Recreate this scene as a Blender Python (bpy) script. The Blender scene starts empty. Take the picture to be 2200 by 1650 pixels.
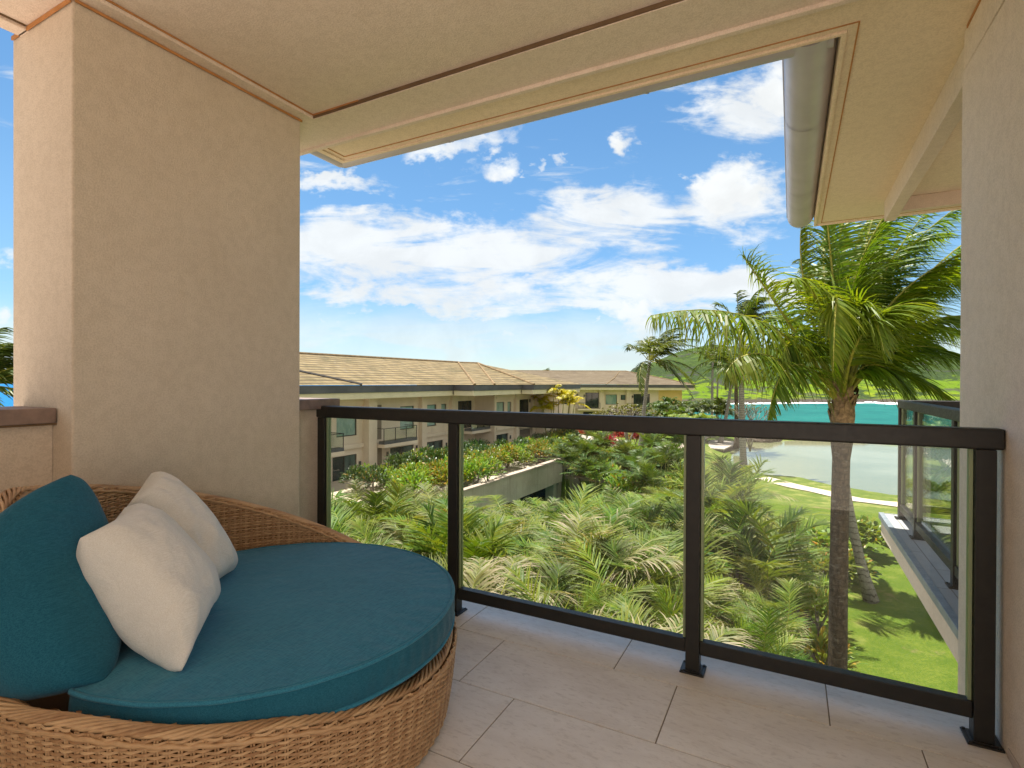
import bpy, bmesh, math, random
import numpy as np
from mathutils import Vector, Matrix
rad = math.radians
scene = bpy.context.scene
COL = scene.collection

# ------------------------------------------------------------------ camera
CAM_H = 1.256
FPX = 1140.79                       # focal length in pixels of the 2200 px wide photograph
yaw, pit, rol = rad(27.746), rad(-0.2487), rad(0.2283)
FWD = Vector((-math.sin(yaw) * math.cos(pit), math.cos(yaw) * math.cos(pit), math.sin(pit)))
_r = Vector((math.cos(yaw), math.sin(yaw), 0)); _u = _r.cross(FWD)
RGT = _r * math.cos(rol) + _u * math.sin(rol)
UPV = -_r * math.sin(rol) + _u * math.cos(rol)
cam_d = bpy.data.cameras.new('camera'); cam = bpy.data.objects.new('camera', cam_d); COL.objects.link(cam)
cam.matrix_world = Matrix(((RGT.x, UPV.x, -FWD.x, 0), (RGT.y, UPV.y, -FWD.y, 0), (RGT.z, UPV.z, -FWD.z, CAM_H), (0, 0, 0, 1)))
cam_d.sensor_width = 36; cam_d.lens = FPX / 2200 * 36; cam_d.clip_start = 0.05; cam_d.clip_end = 6000
scene.camera = cam
scene.render.resolution_x, scene.render.resolution_y = 1024, 768

# ------------------------------------------------------------------ sky, sun, exposure
SUN_AZ = (-0.85, 0.52)              # horizontal direction towards the sun
SUN_EL = rad(80)
SUN_STR, SKY_STR, EXPO = 4.0, 0.068, 1.42
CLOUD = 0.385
scene.view_settings.view_transform = 'Standard'; scene.view_settings.look = 'None'
scene.view_settings.exposure = EXPO; scene.view_settings.gamma = 1.0
scene.cycles.use_denoising = True
scene.cycles.max_bounces = 12; scene.cycles.diffuse_bounces = 6; scene.cycles.transparent_max_bounces = 24
scene.cycles.caustics_reflective = False; scene.cycles.caustics_refractive = False

class NT:
    """small helper to wire shader nodes"""
    def __init__(s, tree): s.t = tree; s.t.nodes.clear()
    def n(s, typ, **kw):
        nd = s.t.nodes.new(typ)
        for k, v in kw.items():
            if k.startswith('i_'):
                nd.inputs[k[2:].replace('_', ' ')].default_value = v
            else: setattr(nd, k, v)
        return nd
    def l(s, a, b): s.t.links.new(a, b)
    def setv(s, sock, v):
        if isinstance(v, (int, float)): sock.default_value = v
        elif isinstance(v, (tuple, list)): sock.default_value = v if len(v) != 3 or sock.type != 'RGBA' else (*v, 1)
        else: s.l(v, sock)
    def math(s, op, a, b=0.0, c=None, clamp=False):
        nd = s.n('ShaderNodeMath', operation=op); nd.use_clamp = clamp
        s.setv(nd.inputs[0], a); s.setv(nd.inputs[1], b)
        if c is not None: s.setv(nd.inputs[2], c)
        return nd.outputs[0]
    def mix(s, f, a, b, typ='RGBA', blend='MIX'):
        nd = s.n('ShaderNodeMix', data_type=typ)
        if typ == 'RGBA':
            nd.blend_type = blend; A, B, O = nd.inputs[6], nd.inputs[7], nd.outputs[2]
        else: A, B, O = nd.inputs[2], nd.inputs[3], nd.outputs[0]
        s.setv(nd.inputs[0], f); s.setv(A, a); s.setv(B, b)
        return O
    def ss(s, v, lo, hi, a=0.0, b=1.0):
        nd = s.n('ShaderNodeMapRange', interpolation_type='SMOOTHSTEP')
        s.setv(nd.inputs[0], v); s.setv(nd.inputs[1], lo); s.setv(nd.inputs[2], hi); s.setv(nd.inputs[3], a); s.setv(nd.inputs[4], b)
        return nd.outputs[0]
    def noise(s, vec, scale, detail=4.0, rough=0.55, dist=0.0, col=False):
        nd = s.n('ShaderNodeTexNoise'); s.l(vec, nd.inputs['Vector'])
        nd.inputs['Scale'].default_value = scale; nd.inputs['Detail'].default_value = detail
        nd.inputs['Roughness'].default_value = rough; nd.inputs['Distortion'].default_value = dist
        return nd.outputs[1 if col else 0]
    def mapping(s, vec, scale=(1, 1, 1), loc=(0, 0, 0), rot=(0, 0, 0)):
        nd = s.n('ShaderNodeMapping'); s.l(vec, nd.inputs[0])
        nd.inputs['Scale'].default_value = scale; nd.inputs['Location'].default_value = loc; nd.inputs['Rotation'].default_value = rot
        return nd.outputs[0]

def build_world():
    w = bpy.data.worlds.new('World'); scene.world = w; w.use_nodes = True
    N = NT(w.node_tree)
    sky = N.n('ShaderNodeTexSky', sky_type='NISHITA', sun_disc=False)
    sky.sun_elevation = SUN_EL; sky.sun_rotation = math.atan2(SUN_AZ[0], SUN_AZ[1])
    sky.air_density = 1.0; sky.dust_density = 0.0; sky.ozone_density = 1.0
    hs = N.n('ShaderNodeHueSaturation'); N.l(sky.outputs[0], hs.inputs['Color'])
    hs.inputs['Saturation'].default_value = 1.2; hs.inputs['Value'].default_value = .92; hs.inputs['Hue'].default_value = .494
    d = N.n('ShaderNodeTexCoord').outputs['Generated']
    sx = N.n('ShaderNodeSeparateXYZ'); N.l(d, sx.inputs[0]); X, Y, Z = sx.outputs
    # heading-based sky coordinates: hx to the right of the view heading, hz up (a fixed direction of the place)
    a = N.math('ADD', N.math('MULTIPLY', X, -math.sin(yaw)), N.math('MULTIPLY', Y, math.cos(yaw)))
    b = N.math('ADD', N.math('MULTIPLY', X, math.cos(yaw)), N.math('MULTIPLY', Y, math.sin(yaw)))
    aa = N.math('MAXIMUM', N.math('ABSOLUTE', a), 0.08)
    hx = N.math('DIVIDE', b, aa); hz = N.math('DIVIDE', Z, aa)
    c0 = N.n('ShaderNodeCombineXYZ'); N.l(hx, c0.inputs[0]); N.l(hz, c0.inputs[1])
    def warp(sc, amp, seed):
        nc = N.noise(N.mapping(c0.outputs[0], (1, 1.4, 1), loc=(seed, seed * .7, 0)), sc, 4, .6, 0, True); s3 = N.n('ShaderNodeSeparateXYZ'); N.l(nc, s3.inputs[0])
        return [N.math('MULTIPLY', N.math('SUBTRACT', q, .5), amp) for q in s3.outputs[:2]]
    w1, w2 = warp(7.0, .17, 3.1), warp(24.0, .075, 8.3)
    hx0, hz0 = hx, hz
    hx = N.math('ADD', hx, N.math('ADD', w1[0], w2[0])); hz = N.math('ADD', hz, N.math('ADD', N.math('MULTIPLY', w1[1], .6), w2[1]))
    cv = N.n('ShaderNodeCombineXYZ'); N.l(hx0, cv.inputs[0]); N.l(hz0, cv.inputs[1]); N.l(a, cv.inputs[2])
    P = cv.outputs[0]
    k = 1140.79
    def blob(u, v, ru, rv, amp=1.0, tilt=0.0):
        cx, cy = (u - 1100) / k, (820 - v) / k
        dx = N.math('SUBTRACT', hx, cx); dy = N.math('SUBTRACT', hz, cy)
        if tilt: dy = N.math('SUBTRACT', dy, N.math('MULTIPLY', dx, tilt))
        ex = N.math('MULTIPLY', dx, k / ru); ey = N.math('MULTIPLY', dy, k / rv)
        r2 = N.math('ADD', N.math('MULTIPLY', ex, ex), N.math('MULTIPLY', ey, ey))
        return N.math('MULTIPLY', N.math('SUBTRACT', 1.0, r2, clamp=True), amp)
    def total(bs):
        o = bs[0]
        for q in bs[1:]: o = N.math('MAXIMUM', o, q)
        return o
    # thin wind-drawn cloud sheets
    wisp_n = N.noise(N.mapping(P, (1.0, 4.4, 1), rot=(0, 0, -0.10)), 3.0, 9, 0.60, 0.9)
    fine_n = N.noise(N.mapping(P, (1, 3.2, 1), rot=(0, 0, .18)), 9.0, 7, 0.64, 0.5)
    wisp_m = total([blob(1010, 560, 480, 105, 1.15), blob(760, 520, 260, 90, .95), blob(1290, 500, 270, 110, .9, .15), blob(1490, 630, 420, 75, 1.05),
                    blob(900, 620, 330, 70, .9, -.1), blob(1580, 290, 110, 80, .62), blob(1590, 450, 170, 110, .85), blob(1600, 260, 140, 120, .75), blob(720, 405, 160, 22, .62), blob(880, 660, 130, 24, .7)])
    wsp = N.math('ADD', N.math('ADD', N.math('MULTIPLY', wisp_n, 1.75), N.math('MULTIPLY', fine_n, 0.85)), -0.575)
    wisp = N.ss(N.math('ADD', wsp, N.math('MULTIPLY', wisp_m, 0.60)), 0.82, 1.32)
    # cumulus with crisp edges
    cum_n = N.noise(N.mapping(P, (1, 1.25, 1)), 7.5, 9, 0.63, 0.35)
    cum_m = total([blob(990, 305, 150, 42, 1.1, .18), blob(1050, 365, 75, 38, .95), blob(1338, 303, 44, 46, 1.0), blob(1212, 345, 44, 24, .92, -.35), blob(1150, 362, 22, 18, .9), blob(1115, 385, 20, 13, .75),
                   blob(1500, 395, 34, 36, .9), blob(800, 715, 60, 20, .8), blob(940, 735, 60, 20, .8), blob(1590, 420, 140, 90, 1.3), blob(1660, 430, 90, 70, 1.0), blob(1650, 225, 95, 110, 1.3), blob(1690, 170, 90, 60, 1.1), blob(1340, 672, 100, 46, .98), blob(1365, 715, 90, 40, .98), blob(1110, 632, 110, 46, .9),
                   blob(655, 388, 30, 18, .8), blob(700, 690, 45, 26, .85), blob(1040, 700, 75, 28, .8), blob(1195, 695, 22, 16, .8), blob(1090, 738, 80, 24, .8), blob(1250, 745, 60, 22, .75), blob(1254, 700, 22, 12, .75), blob(10, 690, 60, 40, .9), blob(5, 560, 60, 30, .75)])
    cum = N.ss(N.math('ADD', N.math('MULTIPLY', cum_n, 0.9), N.math('MULTIPLY', cum_m, 0.46)), 0.62, 1.0)
    # pale bank towards the horizon
    bank = N.ss(N.math('ADD', hz0, N.math('MULTIPLY', wisp_n, -0.10)), 0.135, 0.0)
    bank = N.math('MULTIPLY', bank, N.ss(N.noise(N.mapping(P, (1.0, 3.2, 1)), 5.0, 7, .6, .5), .36, .60, .40, .84))
    # unseen cloud behind the view, added to brighten and warm the balcony
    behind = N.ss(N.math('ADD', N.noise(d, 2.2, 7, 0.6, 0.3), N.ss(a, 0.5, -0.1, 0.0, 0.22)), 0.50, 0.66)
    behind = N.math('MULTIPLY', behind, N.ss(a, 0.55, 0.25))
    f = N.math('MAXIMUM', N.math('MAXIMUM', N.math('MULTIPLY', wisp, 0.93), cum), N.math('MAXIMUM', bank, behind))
    shade = N.ss(N.noise(N.mapping(P, (1, 1.2, 1), loc=(0.01, -0.025, 0)), 7.5, 6, 0.6, 0.35), 0.35, 0.62, 0.90, 1.0)
    white = N.mix(bank, (0.96, 0.99, 1.0), (0.82, 0.93, 0.95))
    white = N.mix(N.ss(a, 0.25, -0.2), white, (1.05, 1.0, .93))  # warm tint for the added rear cloud
    cc = N.mix(1.0, white, (1, 1, 1), blend='MULTIPLY')
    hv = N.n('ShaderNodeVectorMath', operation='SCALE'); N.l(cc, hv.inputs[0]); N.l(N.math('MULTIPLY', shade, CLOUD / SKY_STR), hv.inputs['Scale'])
    up = N.ss(Z, -0.02, 0.0)
    tint = N.mix(N.ss(hz0, .42, .02), (1.0, 1.0, 1.0), (.60, .76, .93))
    blue = N.mix(1.0, hs.outputs[0], tint, blend='MULTIPLY')
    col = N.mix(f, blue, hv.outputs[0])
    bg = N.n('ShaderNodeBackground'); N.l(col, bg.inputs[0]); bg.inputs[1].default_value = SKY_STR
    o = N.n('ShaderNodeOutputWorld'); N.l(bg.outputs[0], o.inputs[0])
build_world()

sd = bpy.data.lights.new('sun', 'SUN'); sd.energy = SUN_STR; sd.angle = rad(0.53); sd.color = (1.0, 0.955, 0.88)
sun = bpy.data.objects.new('sun', sd); COL.objects.link(sun)
_h = math.hypot(*SUN_AZ)
SUNV = Vector((SUN_AZ[0] / _h * math.cos(SUN_EL), SUN_AZ[1] / _h * math.cos(SUN_EL), math.sin(SUN_EL)))
sun.rotation_euler = SUNV.to_track_quat('Z', 'Y').to_euler(); sun.location = (0, 0, 60)

# ------------------------------------------------------------------ helpers
def at(u, v, x=None, y=None, z=None, d=None):
    """point of the place seen at photograph pixel u, v, on a plane x / y / z or at depth d"""
    D = FWD + RGT * ((u - 1100) / FPX) - UPV * ((v - 825) / FPX)
    if x is not None: k = x / D.x
    elif y is not None: k = y / D.y
    elif z is not None: k = (z - CAM_H) / D.z
    else: k = d
    return D * k + Vector((0, 0, CAM_H))

class MB:
    """collects polygons, builds ONE mesh object"""
    def __init__(s): s.v = []; s.f = []; s.m = []; s.c = []; s.nc = False
    def add(s, vs, fs, mat=0, col=None):
        o = len(s.v); s.v.extend([tuple(p) for p in vs]); s.f.extend([tuple(i + o for i in f) for f in fs]); s.m.extend([mat] * len(fs))
        if col is not None: s.nc = True
        if col is None: s.c.extend([(0, 0, 0, 1)] * len(vs))
        elif isinstance(col, list): s.c.extend(col)
        else: s.c.extend([col] * len(vs))
    def box(s, x0, x1, y0, y1, z0, z1, mat=0, col=None):
        vs = [(x0, y0, z0), (x1, y0, z0), (x1, y1, z0), (x0, y1, z0), (x0, y0, z1), (x1, y0, z1), (x1, y1, z1), (x0, y1, z1)]
        s.add(vs, [(0, 3, 2, 1), (4, 5, 6, 7), (0, 1, 5, 4), (1, 2, 6, 5), (2, 3, 7, 6), (3, 0, 4, 7)], mat, col)
    def poly(s, pts, mat=0, col=None): s.add(pts, [tuple(range(len(pts)))], mat, col)
    def prism(s, pts, z0, z1, mat=0):
        n = len(pts)
        s.add([(x, y, z0) for x, y in pts] + [(x, y, z1) for x, y in pts],
              [tuple(reversed(range(n))), tuple(range(n, 2 * n))] + [(i, (i + 1) % n, (i + 1) % n + n, i + n) for i in range(n)], mat)
    def extrude(s, prof, axis, a, b, mat=0, closed=True):
        """profile (p,q) swept along axis 'x' or 'y' from a to b"""
        n = len(prof)
        mk = (lambda t, p: (t, p[0], p[1])) if axis == 'x' else (lambda t, p: (p[0], t, p[1]))
        vs = [mk(a, p) for p in prof] + [mk(b, p) for p in prof]
        fs = [(i, (i + 1) % n, (i + 1) % n + n, i + n) for i in range(n if closed else n - 1)]
        if closed: fs += [tuple(reversed(range(n))), tuple(range(n, 2 * n))]
        s.add(vs, fs, mat)
    def tube(s, path, radii, n=8, mat=0, col=None, caps=True, closed=False):
        path = [Vector(p) for p in path]; m = len(path)
        if isinstance(radii, (int, float)): radii = [radii] * m
        vs = []; prev = None
        for i, p in enumerate(path):
            if closed: t = path[(i + 1) % m] - path[i - 1]
            else: t = path[min(i + 1, m - 1)] - path[max(i - 1, 0)]
            t.normalize()
            if prev is None:
                a = Vector((0, 0, 1)) if abs(t.z) < .9 else Vector((1, 0, 0)); e = t.cross(a).normalized()
            else: e = (prev - t * prev.dot(t)).normalized()
            prev = e; g = t.cross(e)
            for k in range(n):
                th = 2 * math.pi * k / n; vs.append(p + (e * math.cos(th) + g * math.sin(th)) * radii[i])
        fs = []
        for i in range(m if closed else m - 1):
            j = (i + 1) % m
            for k in range(n): fs.append((i * n + k, i * n + (k + 1) % n, j * n + (k + 1) % n, j * n + k))
        if caps and not closed: fs += [tuple(reversed(range(n))), tuple(range((m - 1) * n, m * n))]
        s.add(vs, fs, mat, col)
    def lathe(s, prof, n=48, mat=0, c=(0, 0, 0)):
        m = len(prof); vs = []
        for r, z in prof:
            for k in range(n):
                th = 2 * math.pi * k / n; vs.append((c[0] + r * math.cos(th), c[1] + r * math.sin(th), c[2] + z))
        fs = [(i * n + k, i * n + (k + 1) % n, (i + 1) * n + (k + 1) % n, (i + 1) * n + k) for i in range(m - 1) for k in range(n)]
        s.add(vs, fs, mat)
    def xform(s, M):
        s.v = [tuple(M @ Vector(p)) for p in s.v]; return s
    def mesh(s, name, mats, smooth=False):
        me = bpy.data.meshes.new(name); me.from_pydata(s.v, [], s.f)
        for m in (mats if isinstance(mats, (list, tuple)) else [mats]): me.materials.append(m)
        if any(s.m): me.polygons.foreach_set('material_index', s.m)
        if s.nc:
            at_ = me.attributes.new('Col', 'FLOAT_COLOR', 'POINT'); at_.data.foreach_set('color', np.array(s.c, dtype=np.float32).ravel())
        if smooth: me.polygons.foreach_set('use_smooth', [True] * len(me.polygons))
        me.update(); return me
    def build(s, name, mats, parent=None, smooth=False, bevel=0, seg=2, origin=None, auto=None):
        if origin is not None:
            ox, oy, oz = origin; s.v = [(x - ox, y - oy, z - oz) for x, y, z in s.v]
        o = bpy.data.objects.new(name, s.mesh(name, mats, smooth)); COL.objects.link(o)
        if origin is not None: o.location = origin
        if parent is not None:
            o.parent = parent
            if origin is None: o.matrix_parent_inverse = Matrix.Translation(parent.location).inverted() if parent.rotation_euler.z == 0 else Matrix()
        if bevel:
            b = o.modifiers.new('bevel', 'BEVEL'); b.width = bevel; b.segments = seg; b.limit_method = 'ANGLE'; b.angle_limit = rad(40); b.harden_normals = False
        return o

def tag(o, label=None, cat=None, group=None, kind=None):
    if label: o['label'] = label
    if cat: o['category'] = cat
    if group: o['group'] = group
    if kind: o['kind'] = kind
    return o
def thing(name, label, cat, loc=(0, 0, 0), rz=0.0, group=None):
    o = bpy.data.objects.new(name, None); COL.objects.link(o); o.location = loc; o.rotation_euler = (0, 0, rz); o.empty_display_size = .2
    return tag(o, label, cat, group)
def inst(name, me, parent=None, loc=(0, 0, 0), rot=(0, 0, 0), sc=(1, 1, 1)):
    o = bpy.data.objects.new(name, me); COL.objects.link(o); o.location = loc; o.rotation_euler = rot; o.scale = sc
    if parent is not None: o.parent = parent
    return o
def copy_tree(o, parent=None):
    c = o.copy(); COL.objects.link(c)
    if parent is not None: c.parent = parent; c.matrix_parent_inverse = o.matrix_parent_inverse.copy()
    for ch in list(o.children): copy_tree(ch, c)
    return c

# ------------------------------------------------------------------ materials
def mat(name):
    m = bpy.data.materials.new(name); m.use_nodes = True
    return m, NT(m.node_tree)
def finish(N, bsdf, bump=None, strength=.3, dist=.01):
    if bump is not None:
        bn = N.n('ShaderNodeBump'); bn.inputs['Strength'].default_value = strength; bn.inputs['Distance'].default_value = dist
        N.l(bump, bn.inputs['Height']); N.l(bn.outputs[0], bsdf.inputs['Normal'])
    o = N.n('ShaderNodeOutputMaterial'); N.l(bsdf.outputs[0], o.inputs[0])
def pr(N, color, rough=.6, spec=.5, metal=0.0):
    p = N.n('ShaderNodeBsdfPrincipled'); N.setv(p.inputs['Base Color'], color); N.setv(p.inputs['Roughness'], rough)
    p.inputs['Specular IOR Level'].default_value = spec; N.setv(p.inputs['Metallic'], metal)
    return p
def pos(N): return N.n('ShaderNodeNewGeometry').outputs['Position']
def obj(N): return N.n('ShaderNodeTexCoord').outputs['Object']

def m_stucco(name, a, b, fine=150, bumpd=.004, st=.8, stain=0.12):
    m, N = mat(name); P = pos(N)
    big = N.noise(P, 1.3, 5, .6); mid = N.noise(P, 22, 4, .6); fn = N.noise(P, fine, 3, .7)
    c = N.mix(N.ss(big, .30, .74), a, b)
    sp = N.ss(N.math('ADD', N.math('MULTIPLY', fn, .7), N.math('MULTIPLY', mid, .3)), .42, .60)
    c = N.mix(N.math('MULTIPLY', sp, .34), c, (b[0] * .62, b[1] * .58, b[2] * .52))
    st_n = N.noise(N.mapping(P, (5, 5, .5)), 2.0, 5, .6)
    c = N.mix(N.math('MULTIPLY', N.ss(st_n, .58, .8), stain), c, (b[0] * .7, b[1] * .64, b[2] * .55))
    h = N.math('ADD', N.math('MULTIPLY', fn, .75), N.math('MULTIPLY', mid, .5))
    finish(N, pr(N, c, .9, .2), h, st, bumpd); return m
M = {}
M['stucco'] = m_stucco('warm_tan_stucco', (.715, .615, .50), (.655, .56, .45))
M['stucco_ceiling'] = m_stucco('ceiling_stucco', (.86, .735, .625), (.82, .695, .585), stain=.1)
M['eave'] = m_stucco('cream_eave_board', (.88, .73, .555), (.84, .69, .515), st=.15, stain=.1)
M['pier_stucco'] = m_stucco('sandy_pier_stucco', (.83, .695, .56), (.78, .645, .515))
M['pale_stucco'] = m_stucco('pale_stucco', (.78, .66, .53), (.72, .60, .475))
def m_plain(name, c, rough=.5, spec=.5, metal=0.0, var=.12, scale=14, bump=0.0, bscale=80):
    m, N = mat(name); P = pos(N)
    cc = N.mix(N.ss(N.noise(P, scale, 5, .6), .3, .7), tuple(x * (1 - var) for x in c), tuple(min(1, x * (1 + var)) for x in c))
    rr = N.ss(N.noise(P, scale * 2.3, 4, .6), .3, .7, rough * .85, min(1, rough * 1.15))
    finish(N, pr(N, cc, rr, spec, metal), N.noise(P, bscale, 4, .6) if bump else None, bump, .002); return m
M['seal'] = m_plain('orange_sealant', (.50, .235, .085), .7, .2)
M['groove'] = m_plain('dark_reveal', (.16, .105, .06), .9, .1)
M['rail'] = m_plain('dark_bronze_aluminium', (.020, .018, .015), .42, .45, 0, .15, 30, .08, 300)
M['gutter'] = m_plain('zinc_gutter', (.54, .50, .57), .38, .5, .15, .07, 3)
M['coping'] = m_plain('brown_stone_coping', (.235, .165, .135), .55, .4, 0, .25, 9, .3, 60)
M['frame'] = m_plain('window_frame_bronze', (.035, .030, .026), .5, .4)
M['fascia_dark'] = m_plain('bronze_gutter_fascia', (.085, .085, .088), .5, .4, 0, .2, .6)
M['fascia_cream'] = m_plain('cream_fascia', (.64, .58, .40), .7, .3, 0, .06, 1.0)
M['white'] = m_plain('white_paint', (.75, .75, .73), .6, .3)
M['dark_metal'] = m_plain('dark_metal', (.05, .05, .05), .5, .4)
M['flash'] = m_plain('grey_flashing', (.30, .33, .37), .45, .5, .3)

def m_bld():
    m, N = mat('building_stucco'); P = pos(N)
    c = N.mix(N.ss(N.noise(P, .35, 5, .6), .35, .65), (.72, .61, .485), (.63, .525, .41))
    c = N.mix(N.math('MULTIPLY', N.ss(N.noise(N.mapping(P, (1.4, 1.4, .12)), 1.6, 5, .6), .56, .75), .35), c, (.38, .30, .23))
    finish(N, pr(N, c, .9, .2), N.noise(P, 24, 3, .6), .25, .01); return m
M['bld'] = m_bld()
M['bld_glow'] = m_plain('stucco_yellow_glow', (.66, .47, .21), .9, .2, 0, .08, .5)  # yellow glow of reflected light put into the stucco colour

def m_coping_wall():
    m, N = mat('retaining_concrete'); P = pos(N)
    c = N.mix(N.ss(N.noise(P, .5, 6, .65), .35, .65), (.50, .42, .33), (.41, .335, .26))
    c = N.mix(N.math('MULTIPLY', N.ss(N.noise(N.mapping(P, (2, 2, .15)), 2.0, 5, .6), .52, .75), .5), c, (.26, .20, .15))
    finish(N, pr(N, c, .9, .2), N.noise(P, 10, 4, .6), .3, .02); return m
M['retain'] = m_coping_wall()
M['terracotta'] = m_plain('pinkish_paving', (.42, .33, .27), .85, .2, 0, .15, 1.2, .2, 10)

def m_glass():
    m, N = mat('railing_glass')
    lw = N.n('ShaderNodeLayerWeight'); lw.inputs['Blend'].default_value = .16
    t = N.n('ShaderNodeBsdfTransparent'); t.inputs[0].default_value = (.955, .975, .958, 1)
    g = N.n('ShaderNodeBsdfGlossy'); g.inputs['Roughness'].default_value = .01; g.inputs[0].default_value = (.95, .97, .96, 1)
    mx = N.n('ShaderNodeMixShader'); N.l(N.math('ADD', N.math('MULTIPLY', lw.outputs['Fresnel'], .75), .022), mx.inputs[0]); N.l(t.outputs[0], mx.inputs[1]); N.l(g.outputs[0], mx.inputs[2])
    finish(N, mx); return m
M['glass'] = m_glass()
def m_glass_edge():
    m, N = mat('glass_edge_green'); p = pr(N, (.30, .36, .20), .25, .6); finish(N, p); return m
M['glass_edge'] = m_glass_edge()
def m_pane(name, a, b, sc=.8):
    m, N = mat(name); P = pos(N)
    c = N.mix(N.ss(N.noise(N.mapping(P, (1, 1, .4)), sc, 4, .6), .4, .6), a, b)
    p = pr(N, c, .06, .7); finish(N, p, N.noise(P, .6, 2, .5), .02, .05); return m
M['pane'] = m_pane('window_glass', (.030, .045, .045), (.10, .145, .13))
M['pane_teal'] = m_pane('window_glass_curtained', (.19, .30, .27), (.30, .40, .34), 1.6)
M['pane_dark'] = m_pane('window_glass_dark', (.018, .022, .024), (.04, .05, .05))

def m_roof(name, a, b, c2, rowh, mott):
    m, N = mat(name); P = pos(N); sp = N.n('ShaderNodeSeparateXYZ'); N.l(P, sp.inputs[0])
    zz = N.math('DIVIDE', N.math('ADD', sp.outputs[2], N.math('MULTIPLY', N.math('SUBTRACT', N.noise(P, .35, 2, .5), .5), .05)), rowh)
    fr = N.math('FRACT', zz); row = N.math('FLOOR', zz)
    wn = N.n('ShaderNodeTexWhiteNoise', noise_dimensions='2D'); cv = N.n('ShaderNodeCombineXYZ')
    N.l(row, cv.inputs[0]); N.l(N.math('FLOOR', N.math('ADD', N.math('MULTIPLY', sp.outputs[1], 2.4), N.math('MULTIPLY', row, .37))), cv.inputs[1])
    N.l(cv.outputs[0], wn.inputs['Vector'])
    base = N.mix(wn.outputs[0], a, b)
    base = N.mix(N.math('MULTIPLY', N.ss(N.noise(P, mott, 7, .68), .47, .70), .75), base, c2)
    base = N.mix(N.math('MULTIPLY', N.ss(N.noise(N.mapping(P, (1, 1, 2.5)), mott * 3.1, 5, .7), .52, .72), .45), base, (.25, .215, .16))
    line = N.ss(fr, .62, .85)
    base = N.mix(N.math('MULTIPLY', line, .85), base, (.030, .021, .012))
    finish(N, pr(N, base, .85, .2), N.math('SUBTRACT', 1.0, line), .5, .05); return m
M['roof'] = m_roof('shingle_tile_roof', (.155, .115, .055), (.225, .17, .085), (.085, .075, .033), .19, .55)
M['roof_far'] = m_roof('weathered_shingle_roof', (.125, .095, .058), (.16, .125, .08), (.085, .062, .04), .14, .30)
M['roof_rib'] = m_plain('roof_hip_cap', (.20, .14, .075), .85, .2, 0, .25, 2)

def m_tiles():
    m, N = mat('limestone_floor_tiles'); P = pos(N)
    at_ = N.n('ShaderNodeAttribute', attribute_name='Col'); s2 = N.n('ShaderNodeSeparateColor'); N.l(at_.outputs[0], s2.inputs[0])
    ad = N.n('ShaderNodeVectorMath', operation='ADD'); N.l(P, ad.inputs[0]); sc = N.n('ShaderNodeVectorMath', operation='SCALE'); N.l(at_.outputs[0], sc.inputs[0]); sc.inputs['Scale'].default_value = 9.0; N.l(sc.outputs[0], ad.inputs[1])
    Q = N.mapping(ad.outputs[0], (1, 2.6, 1), rot=(0, 0, .35))
    n1 = N.noise(Q, 3.2, 8, .65, .4); n2 = N.noise(Q, 26, 6, .65, .3); n3 = N.noise(P, 190, 3, .6)
    c = N.mix(N.ss(n1, .36, .66), (.87, .815, .735), (.78, .715, .63))
    c = N.mix(N.math('MULTIPLY', N.ss(n2, .50, .68), .45), c, (.56, .50, .43))
    c = N.mix(N.math('MULTIPLY', N.ss(n3, .56, .7), .18), c, (.50, .43, .36))
    c = N.mix(N.math('MULTIPLY', s2.outputs[0], .22), c, (.66, .585, .495))
    finish(N, pr(N, c, N.ss(n2, .3, .7, .42, .62), .4), N.math('ADD', n2, N.math('MULTIPLY', n3, .4)), .22, .004); return m
M['tile'] = m_tiles()
M['grout'] = m_plain('floor_grout', (.27, .22, .165), .95, .1)
def m_slab():
    m, N = mat('grey_balcony_tiles'); P = pos(N)
    br = N.n('ShaderNodeTexBrick'); N.l(N.mapping(P, (1, 1, 1), loc=(.11, -.07, 0), rot=(0, 0, math.pi / 2)), br.inputs['Vector'])
    br.inputs['Scale'].default_value = 1; br.inputs['Brick Width'].default_value = .8; br.inputs['Row Height'].default_value = .4; br.inputs['Mortar Size'].default_value = .004
    br.inputs['Color1'].default_value = (.40, .40, .40, 1); br.inputs['Color2'].default_value = (.46, .45, .44, 1); br.inputs['Mortar'].default_value = (.20, .18, .16, 1)
    c = N.mix(N.math('MULTIPLY', N.ss(N.noise(P, 5, 6, .65), .4, .65), .3), br.outputs[0], (.31, .30, .29))
    finish(N, pr(N, c, .5, .4)); return m
M['slab_tile'] = m_slab()

def m_fabric(name, a, b, weave=900, bump=.35, rot=0.6, sh=.15, rough=.85):
    m, N = mat(name); P = obj(N)
    Q = N.mapping(P, (1, .07, 1), rot=(0, 0, rot)); R = N.mapping(P, (.07, 1, 1), rot=(0, 0, rot))
    t1 = N.noise(Q, weave, 3, .6); t2 = N.noise(R, weave, 3, .6); bg_ = N.noise(P, 6, 4, .6)
    th = N.math('ADD', N.math('MULTIPLY', t1, .6), N.math('MULTIPLY', t2, .4))
    c = N.mix(N.ss(th, .38, .62), a, b)
    c = N.mix(N.math('MULTIPLY', N.ss(bg_, .4, .7), .18), c, tuple(x * .72 for x in a))
    p = pr(N, c, rough, .15); p.inputs['Sheen Weight'].default_value = sh; p.inputs['Sheen Roughness'].default_value = .5
    h = N.math('ADD', N.math('MULTIPLY', th, .6), N.math('MULTIPLY', N.noise(P, 7.0, 4, .55, 1.6), 3.0))
    finish(N, p, h, bump, .009); return m
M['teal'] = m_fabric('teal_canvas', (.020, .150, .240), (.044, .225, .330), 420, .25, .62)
M['teal_shaded'] = m_fabric('teal_canvas_shaded', (.008, .085, .140), (.020, .135, .205), 420, .25, .62)  # darker teal copy: shade painted into the pad side and back cushion
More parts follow.
